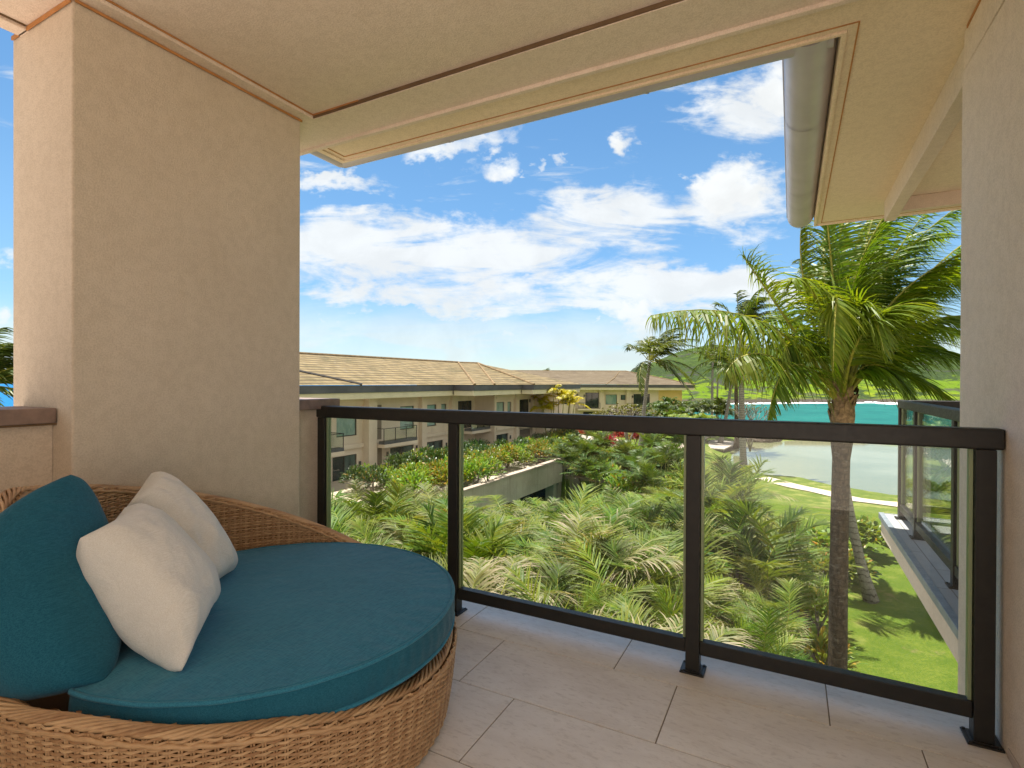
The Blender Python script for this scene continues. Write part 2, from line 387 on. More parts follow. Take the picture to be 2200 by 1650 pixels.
M['linen'] = m_fabric('cream_linen', (.68, .66, .61), (.80, .79, .755), 500, .45, .75, .2)

def m_wicker():
    m, N = mat('honey_wicker'); P = obj(N)
    at_ = N.n('ShaderNodeAttribute', attribute_name='Col'); s2 = N.n('ShaderNodeSeparateColor'); N.l(at_.outputs[0], s2.inputs[0])
    n = N.noise(P, 45, 4, .6); n2 = N.noise(P, 5, 3, .6)
    f = N.math('ADD', N.math('MULTIPLY', s2.outputs[0], .55), N.math('MULTIPLY', n, .5))
    c = N.mix(N.ss(f, .25, .80), (.34, .18, .080), (.60, .385, .205))
    c = N.mix(N.math('MULTIPLY', N.ss(n2, .5, .7), .25), c, (.45, .27, .14))
    finish(N, pr(N, c, .48, .4), N.noise(P, 320, 2, .5), .12, .002); return m
M['wicker'] = m_wicker()
M['wicker_back'] = m_plain('wicker_backing', (.10, .048, .018), .9, .1)

def m_leaf(name, cols, dry=(.42, .33, .21), trans=.35, rough=.42, spec=.45, tcol=None):
    """Col.r = random per leaf, Col.g = position along leaf, Col.b = dryness"""
    m, N = mat(name); P = pos(N)
    at_ = N.n('ShaderNodeAttribute', attribute_name='Col'); s2 = N.n('ShaderNodeSeparateColor'); N.l(at_.outputs[0], s2.inputs[0]); R, G, B = s2.outputs[:3]
    oi = N.n('ShaderNodeObjectInfo').outputs['Random']
    ramp = N.n('ShaderNodeValToRGB'); e = ramp.color_ramp.elements
    while len(e) < len(cols): e.new(.5)
    for i, c in enumerate(cols): e[i].position = i / max(1, len(cols) - 1); e[i].color = (*c, 1)
    N.l(N.math('FRACT', N.math('ADD', N.math('MULTIPLY', R, .98), N.math('MULTIPLY', N.math('SUBTRACT', oi, .5), .0))), ramp.inputs[0])
    hs = N.n('ShaderNodeHueSaturation'); N.l(ramp.outputs[0], hs.inputs['Color']); N.l(N.math('ADD', N.math('MULTIPLY', oi, .03), .485), hs.inputs['Hue']); N.l(N.math('ADD', N.math('MULTIPLY', oi, .35), .85), hs.inputs['Value'])
    c = N.mix(N.math('MULTIPLY', B, 1.0), hs.outputs[0], dry)
    p = pr(N, c, rough, spec)
    tr = N.n('ShaderNodeBsdfTranslucent')
    tc = N.mix(1.0, c, tcol or (1.5, 1.35, .5), blend='MULTIPLY'); N.l(tc, tr.inputs[0])
    mx = N.n('ShaderNodeMixShader'); mx.inputs[0].default_value = trans; N.l(p.outputs[0], mx.inputs[1]); N.l(tr.outputs[0], mx.inputs[2])
    finish(N, mx); return m
M['coco'] = m_leaf('coconut_frond', [(.042, .098, .005), (.075, .15, .006), (.125, .19, .008), (.20, .225, .012)], (.30, .22, .05), .46, .42, .3)
M['areca'] = m_leaf('areca_frond', [(.030, .075, .006), (.060, .125, .008), (.105, .175, .009), (.20, .235, .014), (.075, .145, .022)], (.50, .39, .29), .36, .46, .20)
M['coco_far'] = m_leaf('distant_palm_frond', [(.035, .075, .012), (.06, .11, .018), (.10, .15, .02)], (.25, .20, .06), .35)
M['shrub_bright'] = m_leaf('bright_shrub_leaf', [(.08, .17, .012), (.15, .25, .018), (.24, .29, .028), (.06, .13, .015)], (.45, .22, .05), .35)
M['shrub_dark'] = m_leaf('dark_shrub_leaf', [(.025, .060, .012), (.04, .085, .015), (.07, .12, .02)], (.30, .20, .08), .3)
M['hedge'] = m_leaf('hedge_leaf', [(.05, .11, .015), (.10, .17, .02), (.17, .22, .03)], (.25, .2, .08), .3)
M['red_leaf'] = m_leaf('red_ti_leaf', [(.22, .012, .02), (.38, .02, .03), (.14, .01, .02), (.42, .05, .04)], (.30, .16, .05), .35, .4, .45, (1.5, .8, .8))
M['yellow_palm'] = m_leaf('golden_cane_frond', [(.36, .33, .012), (.48, .40, .015), (.26, .29, .015)], (.5, .4, .05), .4)
M['orange_leaf'] = m_leaf('croton_leaf', [(.10, .17, .02), (.16, .21, .02), (.20, .22, .03), (.36, .20, .02)], (.45, .22, .05), .35)
M['plumeria'] = m_leaf('plumeria_leaf', [(.12, .14, .03), (.19, .18, .045), (.09, .11, .03)], (.35, .26, .08), .3)
M['petal'] = m_plain('white_petals', (.80, .80, .74), .6, .3)

def m_bark(name, a, b, ring=9.0, lich=.3):
    m, N = mat(name); P = pos(N); sp = N.n('ShaderNodeSeparateXYZ'); N.l(P, sp.inputs[0])
    wv = N.math('FRACT', N.math('ADD', N.math('MULTIPLY', sp.outputs[2], ring), N.math('MULTIPLY', N.noise(P, 5, 4, .6), 1.3)))
    n = N.noise(N.mapping(P, (1, 1, .35)), 22, 6, .7); n2 = N.noise(N.mapping(P, (1, 1, 2.2)), 6, 5, .7)
    c = N.mix(N.ss(n, .34, .66), a, b)
    c = N.mix(N.math('MULTIPLY', N.ss(wv, .72, .95), .75), c, (.045, .034, .024))
    c = N.mix(N.math('MULTIPLY', N.ss(n2, .54, .68), lich), c, (.42, .39, .34))
    finish(N, pr(N, c, .9, .15), N.math('ADD', n, N.math('MULTIPLY', wv, -.6)), .8, .03); return m
M['bark'] = m_bark('coconut_bark', (.045, .032, .023), (.125, .092, .064), 8.0, .26)
M['bark_grey'] = m_bark('grey_palm_bark', (.20, .185, .165), (.30, .275, .245), 5.0, .4)
M['fiber'] = m_plain('palm_boot_fibre', (.25, .17, .10), .9, .1, 0, .4, 14, .6, 40)
M['cane'] = m_plain('palm_cane', (.22, .20, .06), .6, .3, 0, .3, 8)
M['petiole'] = m_plain('palm_petiole', (.26, .25, .035), .5, .4, 0, .25, 6)
M['branch'] = m_plain('grey_branch', (.22, .19, .16), .9, .1, 0, .25, 6)

def m_lawn():
    m, N = mat('lawn_grass'); P = pos(N)
    big = N.noise(P, .16, 4, .6); mid = N.noise(P, 1.1, 5, .65); fn = N.noise(P, 14, 5, .7); vf = N.noise(P, 70, 3, .7)
    c = N.mix(N.ss(mid, .35, .65), (.10, .140, .012), (.155, .185, .022))
    c = N.mix(N.ss(N.math('ADD', N.math('MULTIPLY', fn, .6), N.math('MULTIPLY', vf, .4)), .38, .62), N.mix(.75, c, (.05, .10, .008)), c)
    c = N.mix(N.math('MULTIPLY', N.ss(N.math('ADD', N.math('MULTIPLY', big, .5), N.math('MULTIPLY', mid, .5)), .50, .64), .75), c, (.27, .25, .075))
    c = N.mix(N.math('MULTIPLY', N.ss(N.noise(P, .45, 6, .7), .60, .70), .7), c, (.25, .17, .09))
    finish(N, pr(N, c, .9, .15), N.math('ADD', fn, vf), .7, .04); return m
M['lawn'] = m_lawn()
M['soil'] = m_plain('mulch', (.10, .065, .04), .95, .1, 0, .4, 8, .6, 30)
M['path'] = m_plain('pink_concrete_path', (.50, .41, .34), .9, .2, 0, .12, 1.5, .2, 30)
M['rock'] = m_plain('lava_rock', (.12, .09, .075), .9, .2, 0, .45, 2.5, .8, 6)
M['timber'] = m_plain('weathered_deck', (.40, .34, .29), .85, .2, 0, .2, 3, .3, 20)

def m_pond():
    m, N = mat('pond_water'); P = pos(N)
    n = N.noise(N.mapping(P, (1, 2.6, 1), rot=(0, 0, .4)), 1.3, 6, .6); s = N.ss(N.noise(P, .09, 3, .5), .4, .6)
    p = pr(N, N.mix(s, (.16, .165, .08), (.22, .22, .125)), .10, .5); p.inputs['IOR'].default_value = 1.33
    finish(N, p, n, .10, .06); return m
M['pond'] = m_pond()
def m_sea():
    m, N = mat('turquoise_sea'); P = pos(N)
    sp = N.n('ShaderNodeVectorMath', operation='DOT_PRODUCT'); N.l(P, sp.inputs[0]); sp.inputs[1].default_value = (RGT.x, RGT.y, 0)
    n = N.noise(N.mapping(P, (1, 1, 1), rot=(0, 0, .5)), .05, 5, .6); w = N.noise(N.mapping(P, (1, 2.4, 1), rot=(0, 0, .48)), .55, 6, .65)
    c = N.mix(N.ss(n, .35, .65), (.005, .092, .080), (.012, .128, .105))
    c = N.mix(N.math('MULTIPLY', N.ss(w, .5, .72), .35), c, (.005, .07, .085))
    c = N.mix(N.ss(sp.outputs['Value'], -40, -160), c, (.004, .12, .30))
    p = pr(N, c, .55, .12); finish(N, p, w, .6, .6); return m
M['sea'] = m_sea()
M['foam'] = m_plain('surf_foam', (.82, .84, .84), .8, .2, 0, .08, .3)
def m_hill():
    m, N = mat('green_headland'); P = pos(N); sp = N.n('ShaderNodeSeparateXYZ'); N.l(P, sp.inputs[0]); Z = sp.outputs[2]
    n = N.noise(P, .022, 7, .65, .4); n2 = N.noise(P, .09, 6, .68); n3 = N.noise(N.mapping(P, (1, 1, 3)), .035, 6, .66, .8); n4 = N.noise(P, .45, 4, .7)
    c = N.mix(N.ss(n, .40, .60), (.095, .16, .008), (.16, .21, .012))
    scrub = N.ss(N.math('ADD', N.math('ADD', N.math('MULTIPLY', n2, .6), N.math('MULTIPLY', n, .4)), N.math('MULTIPLY', N.ss(Z, -3, 14), .17)), .49, .55)
    c = N.mix(scrub, c, N.mix(N.ss(n4, .35, .62), (.018, .032, .012), (.045, .07, .018)))
    high = N.ss(N.math('ADD', Z, N.math('MULTIPLY', n, 14)), 18, 30)
    c = N.mix(N.math('MULTIPLY', high, .5), c, N.mix(N.ss(n2, .42, .58), (.04, .065, .016), (.08, .13, .02)))
    c = N.mix(N.math('MULTIPLY', N.ss(n3, .575, .62), .85), c, (.05, .05, .045))
    c = N.mix(N.ss(N.math('ADD', Z, N.math('MULTIPLY', n2, 4)), -5.2, -6.6), c, (.07, .055, .045))
    finish(N, pr(N, c, .95, .1), N.math('ADD', n4, n2), .8, 1.6); return m
M['hill'] = m_hill()
rng = random.Random(7); nrg = np.random.default_rng(7)

# ================================================================== terrain, water, hill
POND = [(-6.2, 52), (-5.6, 56), (-6.3, 64), (-7.4, 72), (-7.0, 76), (-5.4, 81), (-1, 84), (5.4, 89.5), (13, 88.8), (30, 88), (46, 82), (52, 66), (40, 50), (24, 45.5), (13, 44), (7, 45.5), (4, 47.2), (1.5, 50), (-2, 50.5)]
def sd_poly(px, py, poly):
    """signed distance to a polygon, negative inside (numpy)"""
    d = np.full(px.shape, 1e9); ins = np.zeros(px.shape, bool); n = len(poly)
    for i in range(n):
        ax, ay = poly[i]; bx, by = poly[(i + 1) % n]
        ex, ey = bx - ax, by - ay; wx, wy = px - ax, py - ay
        t = np.clip((wx * ex + wy * ey) / (ex * ex + ey * ey), 0, 1)
        d = np.minimum(d, np.hypot(wx - ex * t, wy - ey * t))
        c = ((ay <= py) & (by > py)) | ((by <= py) & (ay > py))
        ins ^= c & (px < ax + (py - ay) / (ey if ey else 1e-9) * ex)
    return np.where(ins, -d, d)
def sstep(a, b, x):
    t = np.clip((x - a) / (b - a), 0, 1); return t * t * (3 - 2 * t)
def ground_z(x, y):
    x = np.asarray(x, float); y = np.asarray(y, float)
    z = -6.2 + .10 * np.sin(x * .35 + 1) * np.sin(y * .27) + .05 * np.sin(x * 1.1) * np.cos(y * .9)
    s = sd_poly(x, y, POND)
    z = z + (-6.72 - z) * sstep(2.6, .2, s); z = z - .9 * sstep(.2, -2.5, s)
    # sunken service lane under the terrace
    pit = sstep(-27, -26, x) * sstep(-9.2, -10.2, x) * sstep(23, 24.5, y) * sstep(41.2, 40.4, y)
    z = z - 3.4 * pit
    # coast
    f = -x * math.sin(yaw) + y * math.cos(yaw)
    coast = np.minimum(np.minimum(93 + 34 * sstep(-9, -16, x) + 1.5 * np.sin(x * .22) - f, x + 66), np.minimum(y + 30, 85 - x))
    z = z - 6.5 * sstep(5, -4, coast)
    return z
def build_ground():
    xs = np.concatenate([np.arange(-70, -30, 2.0), np.arange(-30, 22, .75), np.arange(22, 92, 2.5)]); ys = np.concatenate([np.arange(-34, 8, 3.0), np.arange(8, 100, .75), np.arange(100, 172, 2.4)])
    gx, gy = np.meshgrid(xs, ys); gz = ground_z(gx, gy)
    b = MB(); nx = len(xs); ny = len(ys)
    b.add(np.c_[gx.ravel(), gy.ravel(), gz.ravel()].tolist(), [(j * nx + i, j * nx + i + 1, (j + 1) * nx + i + 1, (j + 1) * nx + i) for j in range(ny - 1) for i in range(nx - 1)])
    tag(b.build('lawn', M['lawn'], smooth=True), 'bright green lawn round the pond and below the balcony', 'lawn', kind='structure')
build_ground()
b = MB(); b.box(-62, 84, -32, 3.2, -6.4, -5.98)  # unseen pale sheet added to bounce warm light onto the ceiling
tag(b.build('bounce_sheet', M['path']), 'unseen pale sheet added below the hotel to bounce warm light', 'bounce sheet', kind='structure')
b = MB(); b.poly([(-700, -900, -6.6), (700, -900, -6.6), (700, -31, -6.6), (-700, -31, -6.6)])  # unseen pale ground added so warm light bounces back, not sea colour
tag(b.build('inland_bounce_sheet', M['path']), 'unseen pale ground added inland to bounce warm light', 'ground', kind='structure')
b = MB(); b.poly([(-12, 44, -6.86), (60, 40, -6.86), (60, 94, -6.86), (-12, 94, -6.86)])
tag(b.build('pond', M['pond']), 'pale green garden pond reflecting the bright sky', 'pond', kind='structure')
b = MB(); b.poly([(-3000, -3000, -9.5), (3000, -3000, -9.5), (3000, 4000, -9.5), (-3000, 4000, -9.5)])
tag(b.build('sea', M['sea']), 'turquoise bay beyond the pond and gardens', 'sea', kind='structure')

def hill():
    """headland across the bay"""
    prof = [(1290, 860), (1345, 812), (1360, 795), (1400, 781), (1440, 764), (1480, 750), (1512, 742), (1535, 743), (1560, 745), (1600, 746), (1640, 749), (1700, 751), (1800, 754), (1950, 758), (2100, 764), (2300, 780), (2600, 790), (2900, 810)]
    us = np.arange(1290, 2900, 7.0); pv = np.interp(us, [p[0] for p in prof], [p[1] for p in prof])
    ds = np.concatenate([np.linspace(268, 330, 16), np.linspace(336, 560, 40), np.linspace(570, 760, 12)])
    from mathutils import noise as nz
    vs = []
    for j, dd in enumerate(ds):
        for i, u in enumerate(us):
            p = at(u, 820, d=dd); f = p.x, p.y
            shore = 283 + 9 * math.sin(u * .011) + 6 * nz.noise(Vector((u * .02, 3, 0)))
            t = (dd - shore) / (560 - shore)
            crest = 1.256 + (821.5 - pv[i]) / FPX * 560
            h = -12 + 2.9 * min(1, max(0, (dd - shore + 6) / 7))
            if t > 0:
                s = t * t * (3 - 2 * t) if t < 1 else max(0, 1 - (t - 1) * 1.2)
                s = .45 * t + .55 * s if t < 1 else s
                nn = nz.fractal(Vector((p.x * .012, p.y * .012, 0)), 1.0, 2.1, 5)
                n2 = nz.fractal(Vector((p.x * .05, p.y * .05, 4)), 1.0, 2.0, 4)
                h = -9.1 + (crest + 9.1) * s + min(1, t * 5) * (4.6 * nn * (1 - .45 * t) + 1.7 * n2)
            vs.append((p.x, p.y, h))
    nx = len(us); b = MB()
    b.add(vs, [(j * nx + i, j * nx + i + 1, (j + 1) * nx + i + 1, (j + 1) * nx + i) for j in range(len(ds) - 1) for i in range(nx - 1)])
    tag(b.build('hill', M['hill'], smooth=True), 'green headland with dark scrub across the bay', 'hill', kind='structure')
    # surf along the far shore
    b = MB(); r = random.Random(3); top = []; bot = []
    for u in np.arange(1400, 2700, 5.0):
        shore = 283 + 9 * math.sin(u * .011) + 6 * nz.noise(Vector((u * .02, 3, 0))) - 6
        w = 2.0 + 3.2 * max(0, nz.noise(Vector((u * .035, 9, 0)))) + 1.0 * r.random() + (9 if 1880 < u < 1960 else 0)
        p = at(u, 820, d=shore + 1); q = at(u, 820, d=shore - w)
        top.append((p.x, p.y, -9.25 + .5 * r.random())); bot.append((q.x, q.y, -9.48))
    n = len(top); b.add(top + bot, [(i, i + 1, n + i + 1, n + i) for i in range(n - 1)])
    tag(b.build('surf', M['foam'], smooth=True), 'white surf line breaking on the far shore', 'surf', kind='stuff')
hill()

def drape(pts, w, name, m, label, cat='path', lift=.03):
    b = MB(); L = []
    P = [Vector((x, y, 0)) for x, y in pts]; dense = []
    for i in range(len(P) - 1):
        p0 = P[max(i - 1, 0)]; p1 = P[i]; p2 = P[i + 1]; p3 = P[min(i + 2, len(P) - 1)]
        for k in range(12):
            t = k / 12; dense.append(.5 * (2 * p1 + (p2 - p0) * t + (2 * p0 - 5 * p1 + 4 * p2 - p3) * t * t + (3 * p1 - p0 - 3 * p2 + p3) * t ** 3))
    dense.append(P[-1]); ww = w if isinstance(w, (list, tuple)) else [w] * len(P)
    vs = []
    for i, p in enumerate(dense):
        t = (dense[min(i + 1, len(dense) - 1)] - dense[max(i - 1, 0)]).normalized(); s = Vector((-t.y, t.x, 0))
        wi = np.interp(i / 12, range(len(P)), ww)
        for k in (-1, -.33, .33, 1):
            q = p + s * wi * .5 * k; vs.append((q.x, q.y, float(ground_z(q.x, q.y)) + lift + .02))
    n = 4; b.add(vs, [(i * n + k, i * n + k + 1, (i + 1) * n + k + 1, (i + 1) * n + k) for i in range(len(dense) - 1) for k in range(3)])
    tag(b.build(name, m, smooth=True), label, cat, kind='structure')
drape([(-2, 45.5), (2.6, 41.6), (4.6, 40.2), (7.5, 39.2), (12, 37.2), (22, 36)], 1.5, 'path', M['path'], 'pale concrete path crossing the lawn beside the pond')
drape([(-10.2, 46), (-10.6, 51), (-11.6, 57), (-12.0, 66), (-11.0, 76), (-8, 88)], [1.6, 2.0, 2.2, 2.4, 2.4, 2.0], 'path', M['path'], 'pale garden path curving past the shrubs to the deck')
drape([(-17.0, 50), (-18.6, 57), (-20.4, 64), (-24, 68), (-33, 70)], [2.6, 3.6, 4.6, 4.0, 3], 'path', M['path'], 'pale pink terrace path by the planted garden wall')

# mulch bed under the palms below the balcony
b = MB(); r = random.Random(5); cen = (-5.2, 12.6); ring = []
for k in range(60):
    th = 2 * math.pi * k / 60; rx = 6.75 + .3 * math.sin(3 * th) + r.uniform(-.1, .1); ry = 12 + r.uniform(-.15, .15)
    x, y = cen[0] + rx * math.cos(th), cen[1] + ry * math.sin(th)
    x = min(x, 1.55 + .1 * math.sin(y * 2)); ring.append((x, y, float(ground_z(x, y)) + .05))
b.add([(cen[0], cen[1], -6.15)] + ring, [(0, 1 + i, 1 + (i + 1) % 60) for i in range(60)])
tag(b.build('mulch_bed', M['soil'], smooth=True), 'brown mulch bed under the palm thicket', 'flower bed', kind='structure')

# ================================================================== our balcony
def balcony():
    # floor of long stone tiles
    rows = [(2.264, 2.615, -1.497), (1.866, 2.264, -1.227), (1.468, 1.866, -.966), (1.07, 1.468, -1.497 + .815), (.672, 1.07, -1.227), (.274, .672, -.966), (-.124, .274, -.70), (-.522, -.124, -1.227), (-.92, -.522, -.966), (-1.318, -.92, -1.5)]
    b = MB(); r = random.Random(11); g = .0024
    for y0, y1, x0 in rows:
        x = x0 - .815 * 3
        while x < 2.2:
            a, c = max(x + g, -2.70), min(x + .815 - g, 1.62)
            if c > a + .01: b.box(a, c, y0 + g, y1 - g, -.03, 0, 0, (r.random(), r.random(), r.random(), 1))
            x += .815
    b.box(-2.72, 1.63, -1.33, 2.625, -.09, -.0035, 1)
    fl = b.build('floor', [M['tile'], M['grout']], bevel=.0012, seg=1); tag(fl, 'pale limestone tile floor of the balcony', 'floor', kind='structure')
    b = MB(); b.box(-2.75, 1.7, -1.4, 2.63, -.34, -.092, 0)
    s = b.build('floor_slab', M['pale_stucco']); tag(s, 'concrete slab edge under the balcony tiles', 'slab', kind='structure')

    # ceiling: outer level, recessed panel, reveals
    b = MB()
    X0, X1, YB, YF = -2.455, .605, -1.6, 2.19
    b.poly([(X0, YB, 2.795), (X0, YF, 2.795), (X1, YF, 2.795), (X1, YB, 2.795)], 0)
    for x0, x1, y0, y1 in ((-2.90, X0, YB, 2.445), (X0, X1, YF, 2.445), (X1, .650, YB, 2.445)):
        b.box(x0, x1, y0, y1, 2.77, 2.86, 0)
    b.box(-2.9, .66, YB, 2.44, 2.862, 2.95, 0)
    ce = b.build('ceiling', M['stucco_ceiling'], bevel=0); tag(ce, 'tan stucco ceiling with a shallow recessed panel', 'ceiling', kind='structure')
    b = MB()
    b.box(X0 + .001, X1 - .001, YF - .007, YF - .0015, 2.7745, 2.7935, 0); b.box(X0 + .0015, X0 + .006, YB, YF - .008, 2.786, 2.7935, 1)
    b.box(X0 + .007, X0 + .35, YF - .012, YF - .0075, 2.787, 2.7935, 1)
    o = b.build('ceiling_reveal', [M['groove'], M['seal']], ce)
    b = MB(); b.box(-2.905, .66, 2.4455, 2.475, 2.752, 2.86, 0); b.box(-2.985, -2.906, YB, 2.475, 2.752, 2.86, 0)
    o = b.build('ceiling_edge_board', M['stucco_ceiling'], ce, bevel=.003)
    b = MB(); b.box(-2.525, -2.5205, 1.06, 2.165, 2.757, 2.7685, 0); b.box(-3.05, -2.53, 1.0455, 1.0505, 2.752, 2.7685, 0); b.box(-2.903, -2.897, YB, 1.04, 2.764, 2.7695, 1)
    o = b.build('ceiling_sealant', [M['seal'], M['groove']], ce)
    b = MB(); b.box(-3.25, .7, -1.7, 2.45, 2.952, 3.1)  # left edge extended out of view to keep sun off the daybed
    tag(b.build('roof_deck', M['roof']), 'roof deck over the balcony ceiling', 'roof', kind='structure')

    # roof overhang with gutters
    e = thing('roof_eave', 'cream boarded roof overhang wrapping the balcony corner with metal gutters', 'roof eave', (0, 2.7, 2.77))
    b = MB(); YE, XE = 2.684, .205
    b.box(-2.715, 3.2, 2.4755, YE, 2.77, 2.84); b.box(XE, 3.2, YE + .0005, 5.85, 2.77, 2.84)
    b.build('soffit', M['eave'], e)
    b = MB(); b.box(-2.672, XE - .002, YE - .042, YE - .036, 2.7665, 2.7695); b.box(XE + .036, XE + .042, YE - .036, 5.81, 2.7665, 2.7695); b.box(XE + .042, 3.1, 5.795, 5.80, 2.7665, 2.7695)
    b.box(-2.678, -2.672, 2.5, YE - .036, 2.7665, 2.7695); b.box(XE - .0015, XE + .042, YE - .042, YE - .036, 2.7665, 2.7695)
    b.build('sealant_line', M['seal'], e)
    b = MB(); b.box(-2.755, XE - .0005, YE + .001, YE + .022, 2.758, 2.98); b.box(XE - .022, XE - .001, YE + .0225, 5.872, 2.758, 2.98); b.box(-2.7555, -2.716, 2.48, YE, 2.758, 2.98); b.box(XE - .001, 3.2, 5.851, 5.872, 2.758, 2.98)
    b.build('fascia_board', M['eave'], e, bevel=.003)
    def gut(axis, c, z, r, a, bb):
        out = [(c + r * math.cos(t), z + r * math.sin(t)) for t in np.linspace(math.pi, 2 * math.pi, 25)]
        inn = [(c + (r - .004) * math.cos(t), z + (r - .004) * math.sin(t)) for t in np.linspace(2 * math.pi, math.pi, 25)]
        g_ = MB(); n = len(out); prof = out + inn
        g_.extrude(prof, axis, a, bb, 0, True)
        g_.f = g_.f[:-2]; g_.m = g_.m[:-2]
        for t in (a, bb):
            mk = (lambda p: (t, p[0], p[1])) if axis == 'x' else (lambda p: (p[0], t, p[1]))
            g_.add([mk(p) for p in out], [tuple(range(n))])
        for t in (np.arange(a + .9, bb - .1, 1.25)):
            o2 = [(c + (r + .0035) * math.cos(q), z + (r + .0035) * math.sin(q)) for q in np.linspace(math.pi, 2 * math.pi, 25)]
            g_.extrude(o2, axis, t, t + .012, 0, False)
        for sgn in (-1, 1):
            cc = c + sgn * r; pth = [((t, cc, z) if axis == 'x' else (cc, t, z)) for t in np.linspace(a, bb, 6)]
            g_.tube(pth, .006, 8)
        return g_
    gut('x', 2.790, 2.861, .083, -2.84, .16).build('gutter', M['gutter'], e, smooth=True)
    gut('y', .069, 2.872, .113, 2.72, 5.86).build('gutter', M['gutter'], e, smooth=True)
    gut('y', -2.84, 2.861, .083, 2.40, 2.79).build('gutter', M['gutter'], e, smooth=True)
    b = MB(); b.box(.6765, .755, 2.935, 5.36, 2.60, 2.7695); b.box(.756, 3.0, 5.30, 5.36, 2.66, 2.7695)
    b.build('beam', M['pale_stucco'], e, bevel=.004)
    b = MB(); b.box(.7565, .764, 2.94, 5.295, 2.755, 2.7697); b.box(1.22, 3.0, 5.05, 5.07, 2.757, 2.7697); b.box(1.20, 1.22, 2.9, 5.07, 2.757, 2.7697)
    b.build('ceiling_reveal', M['groove'], e)
    b = MB(); b.poly([(-2.9, 2.4, 3.12), (-2.76, 2.72, 2.99), (.2, 2.72, 2.99), (.2, 5.88, 2.99), (3.2, 5.88, 2.99), (3.2, 2.4, 4.0), (1.6, 2.4, 3.5)])
    b.build('roof_cover', M['roof'], e)

    # unseen room wall, cut short to let light in yet dim the daybed
    b = MB(); b.box(-2.9, -.95, -1.75, -1.61, -.3, 2.77); o = b.build('light_shaping_wall', M['stucco']); tag(o, 'unseen tan stucco room wall at the back, width shaped to steer the light', 'wall', kind='structure')
    # left wall pier, beam and pier on the right
    b = MB(); b.box(-3.062, -2.533, 1.055, 2.163, -6.3, 2.7685)
    o = b.build('wall_pier', M['stucco'], bevel=.008); tag(o, 'broad tan stucco wall pier behind the wicker daybed', 'wall')
    pr_ = thing('wall_pier', 'tan stucco pier at the right end of the railing', 'wall', (.9, 2.74, 0))
    b = MB(); b.prism([(.668, 1.25), (1.7, 1.25), (1.7, 2.932), (.644, 2.932)], -6.3, 2.594); b.build('pier_shaft', M['pier_stucco'], pr_, bevel=.006)
    b = MB(); b.box(.650, 1.7, -1.6, 2.9335, 2.602, 2.7685); b.build('beam', M['pier_stucco'], pr_, bevel=.004)
    b = MB(); b.box(.670, 1.7, 1.256, 2.926, 2.594, 2.602); b.build('reveal_groove', M['groove'], pr_)
    b = MB(); b.box(.6465, .6498, -1.6, 2.88, 2.755, 2.7685); b.build('sealant_line', M['seal'], pr_)
    b = MB(); b.box(.648, .6628, 1.3, 2.35, .0005, .035); b.build('base_shoe', M['path'], pr_, bevel=.003)
    # parapets
    p = thing('parapet_wall', 'low tan parapet with brown coping left of the daybed', 'parapet', (-2.8, .2, 0))
    b = MB(); b.box(-2.92, -2.69, -1.6, 1.0535, -.3, 1.078); b.build('wall', M['stucco'], p)
    b = MB(); b.box(-2.96, -2.648, -1.6, 1.05, 1.0805, 1.142); b.build('coping', M['coping'], p, bevel=.004)
    b = MB(); b.box(-2.70, -2.655, -1.6, 1.0535, 1.072, 1.0795); b.build('painted_shadow_gap', M['groove'], p)  # solid dark strip painting the shadow gap under the coping
    p = thing('parapet_wall', 'short parapet with brown coping beyond the left end of the railing', 'parapet', (-2.8, 2.35, 0))
    b = MB(); b.box(-2.98, -2.648, 2.1645, 2.50, -6.3, 1.076); b.build('wall', M['stucco'], p)
    b = MB(); b.box(-3.02, -2.606, 2.1645, 2.545, 1.0785, 1.142); b.build('coping', M['coping'], p, bevel=.004)
balcony()

def railing(label, pts_x, y, par, along='x', x0=None, x1=None, plate=.052, pane_gap=.012, cap_overhang=.03):
    """glass railing along x (origin at its left end) : top rail, bottom rail, posts with base plates, panes"""
    t = thing('glass_railing', label, 'railing', (pts_x[0], y, 0) if along == 'x' else (y, pts_x[0], 0), 0)
    def bx(b, a0, a1, c0, c1, z0, z1, m=0):
        if along == 'x': b.box(a0, a1, c0, c1, z0, z1, m)
        else: b.box(c0, c1, a0, a1, z0, z1, m)
    hw = .029
    b = MB(); bx(b, x0, x1, y - .033, y + .033, 1.027, 1.100); b.build('top_rail', M['rail'], t, bevel=.008, seg=3)
    for i, x in enumerate(pts_x):
        b = MB(); bx(b, x - hw, x + hw, y - .029, y + .029, .0075, 1.0265); po = b.build('post', M['rail'], t, bevel=.003)
        b = MB(); bx(b, x - plate, x + plate, y - plate, y + plate, 0.0, .007); bx(b, x - hw - .008, x + hw + .008, y - hw - .008, y + hw + .008, .007, .011)
        for sx in (-1, 1):
            for sy in (-1, 1):
                bx(b, x + sx * .041 - .005, x + sx * .041 + .005, y + sy * .041 - .005, y + sy * .041 + .005, .007, .012)
        pl = b.build('base_plate', M['rail'], po, bevel=.0015)
    for i in range(len(pts_x) - 1):
        a, c = pts_x[i] + hw + .001, pts_x[i + 1] - hw - .001
        b = MB(); bx(b, a, c, y - .022, y + .022, .080, .138); b.build('bottom_rail', M['rail'], t, bevel=.003)
        b = MB(); bx(b, a + .002, a + .012, y - .012, y + .018, .14, 1.025); b.build('glazing_strip', M['glass_edge'], t)
        b = MB(); bx(b, c - .012, c - .002, y - .012, y + .018, .14, 1.025); b.build('glazing_strip', M['glass_edge'], t)
        b = MB(); bx(b, a + pane_gap, c - pane_gap, y - .004, y + .004, .13, 1.03); b.build('glass_pane', M['glass'], t)
    return t
railing('dark bronze glass railing along the front edge of the balcony', [-2.614, -1.62, -.373, .5995], 2.42, None, 'x', -2.668, .649, plate=.050)

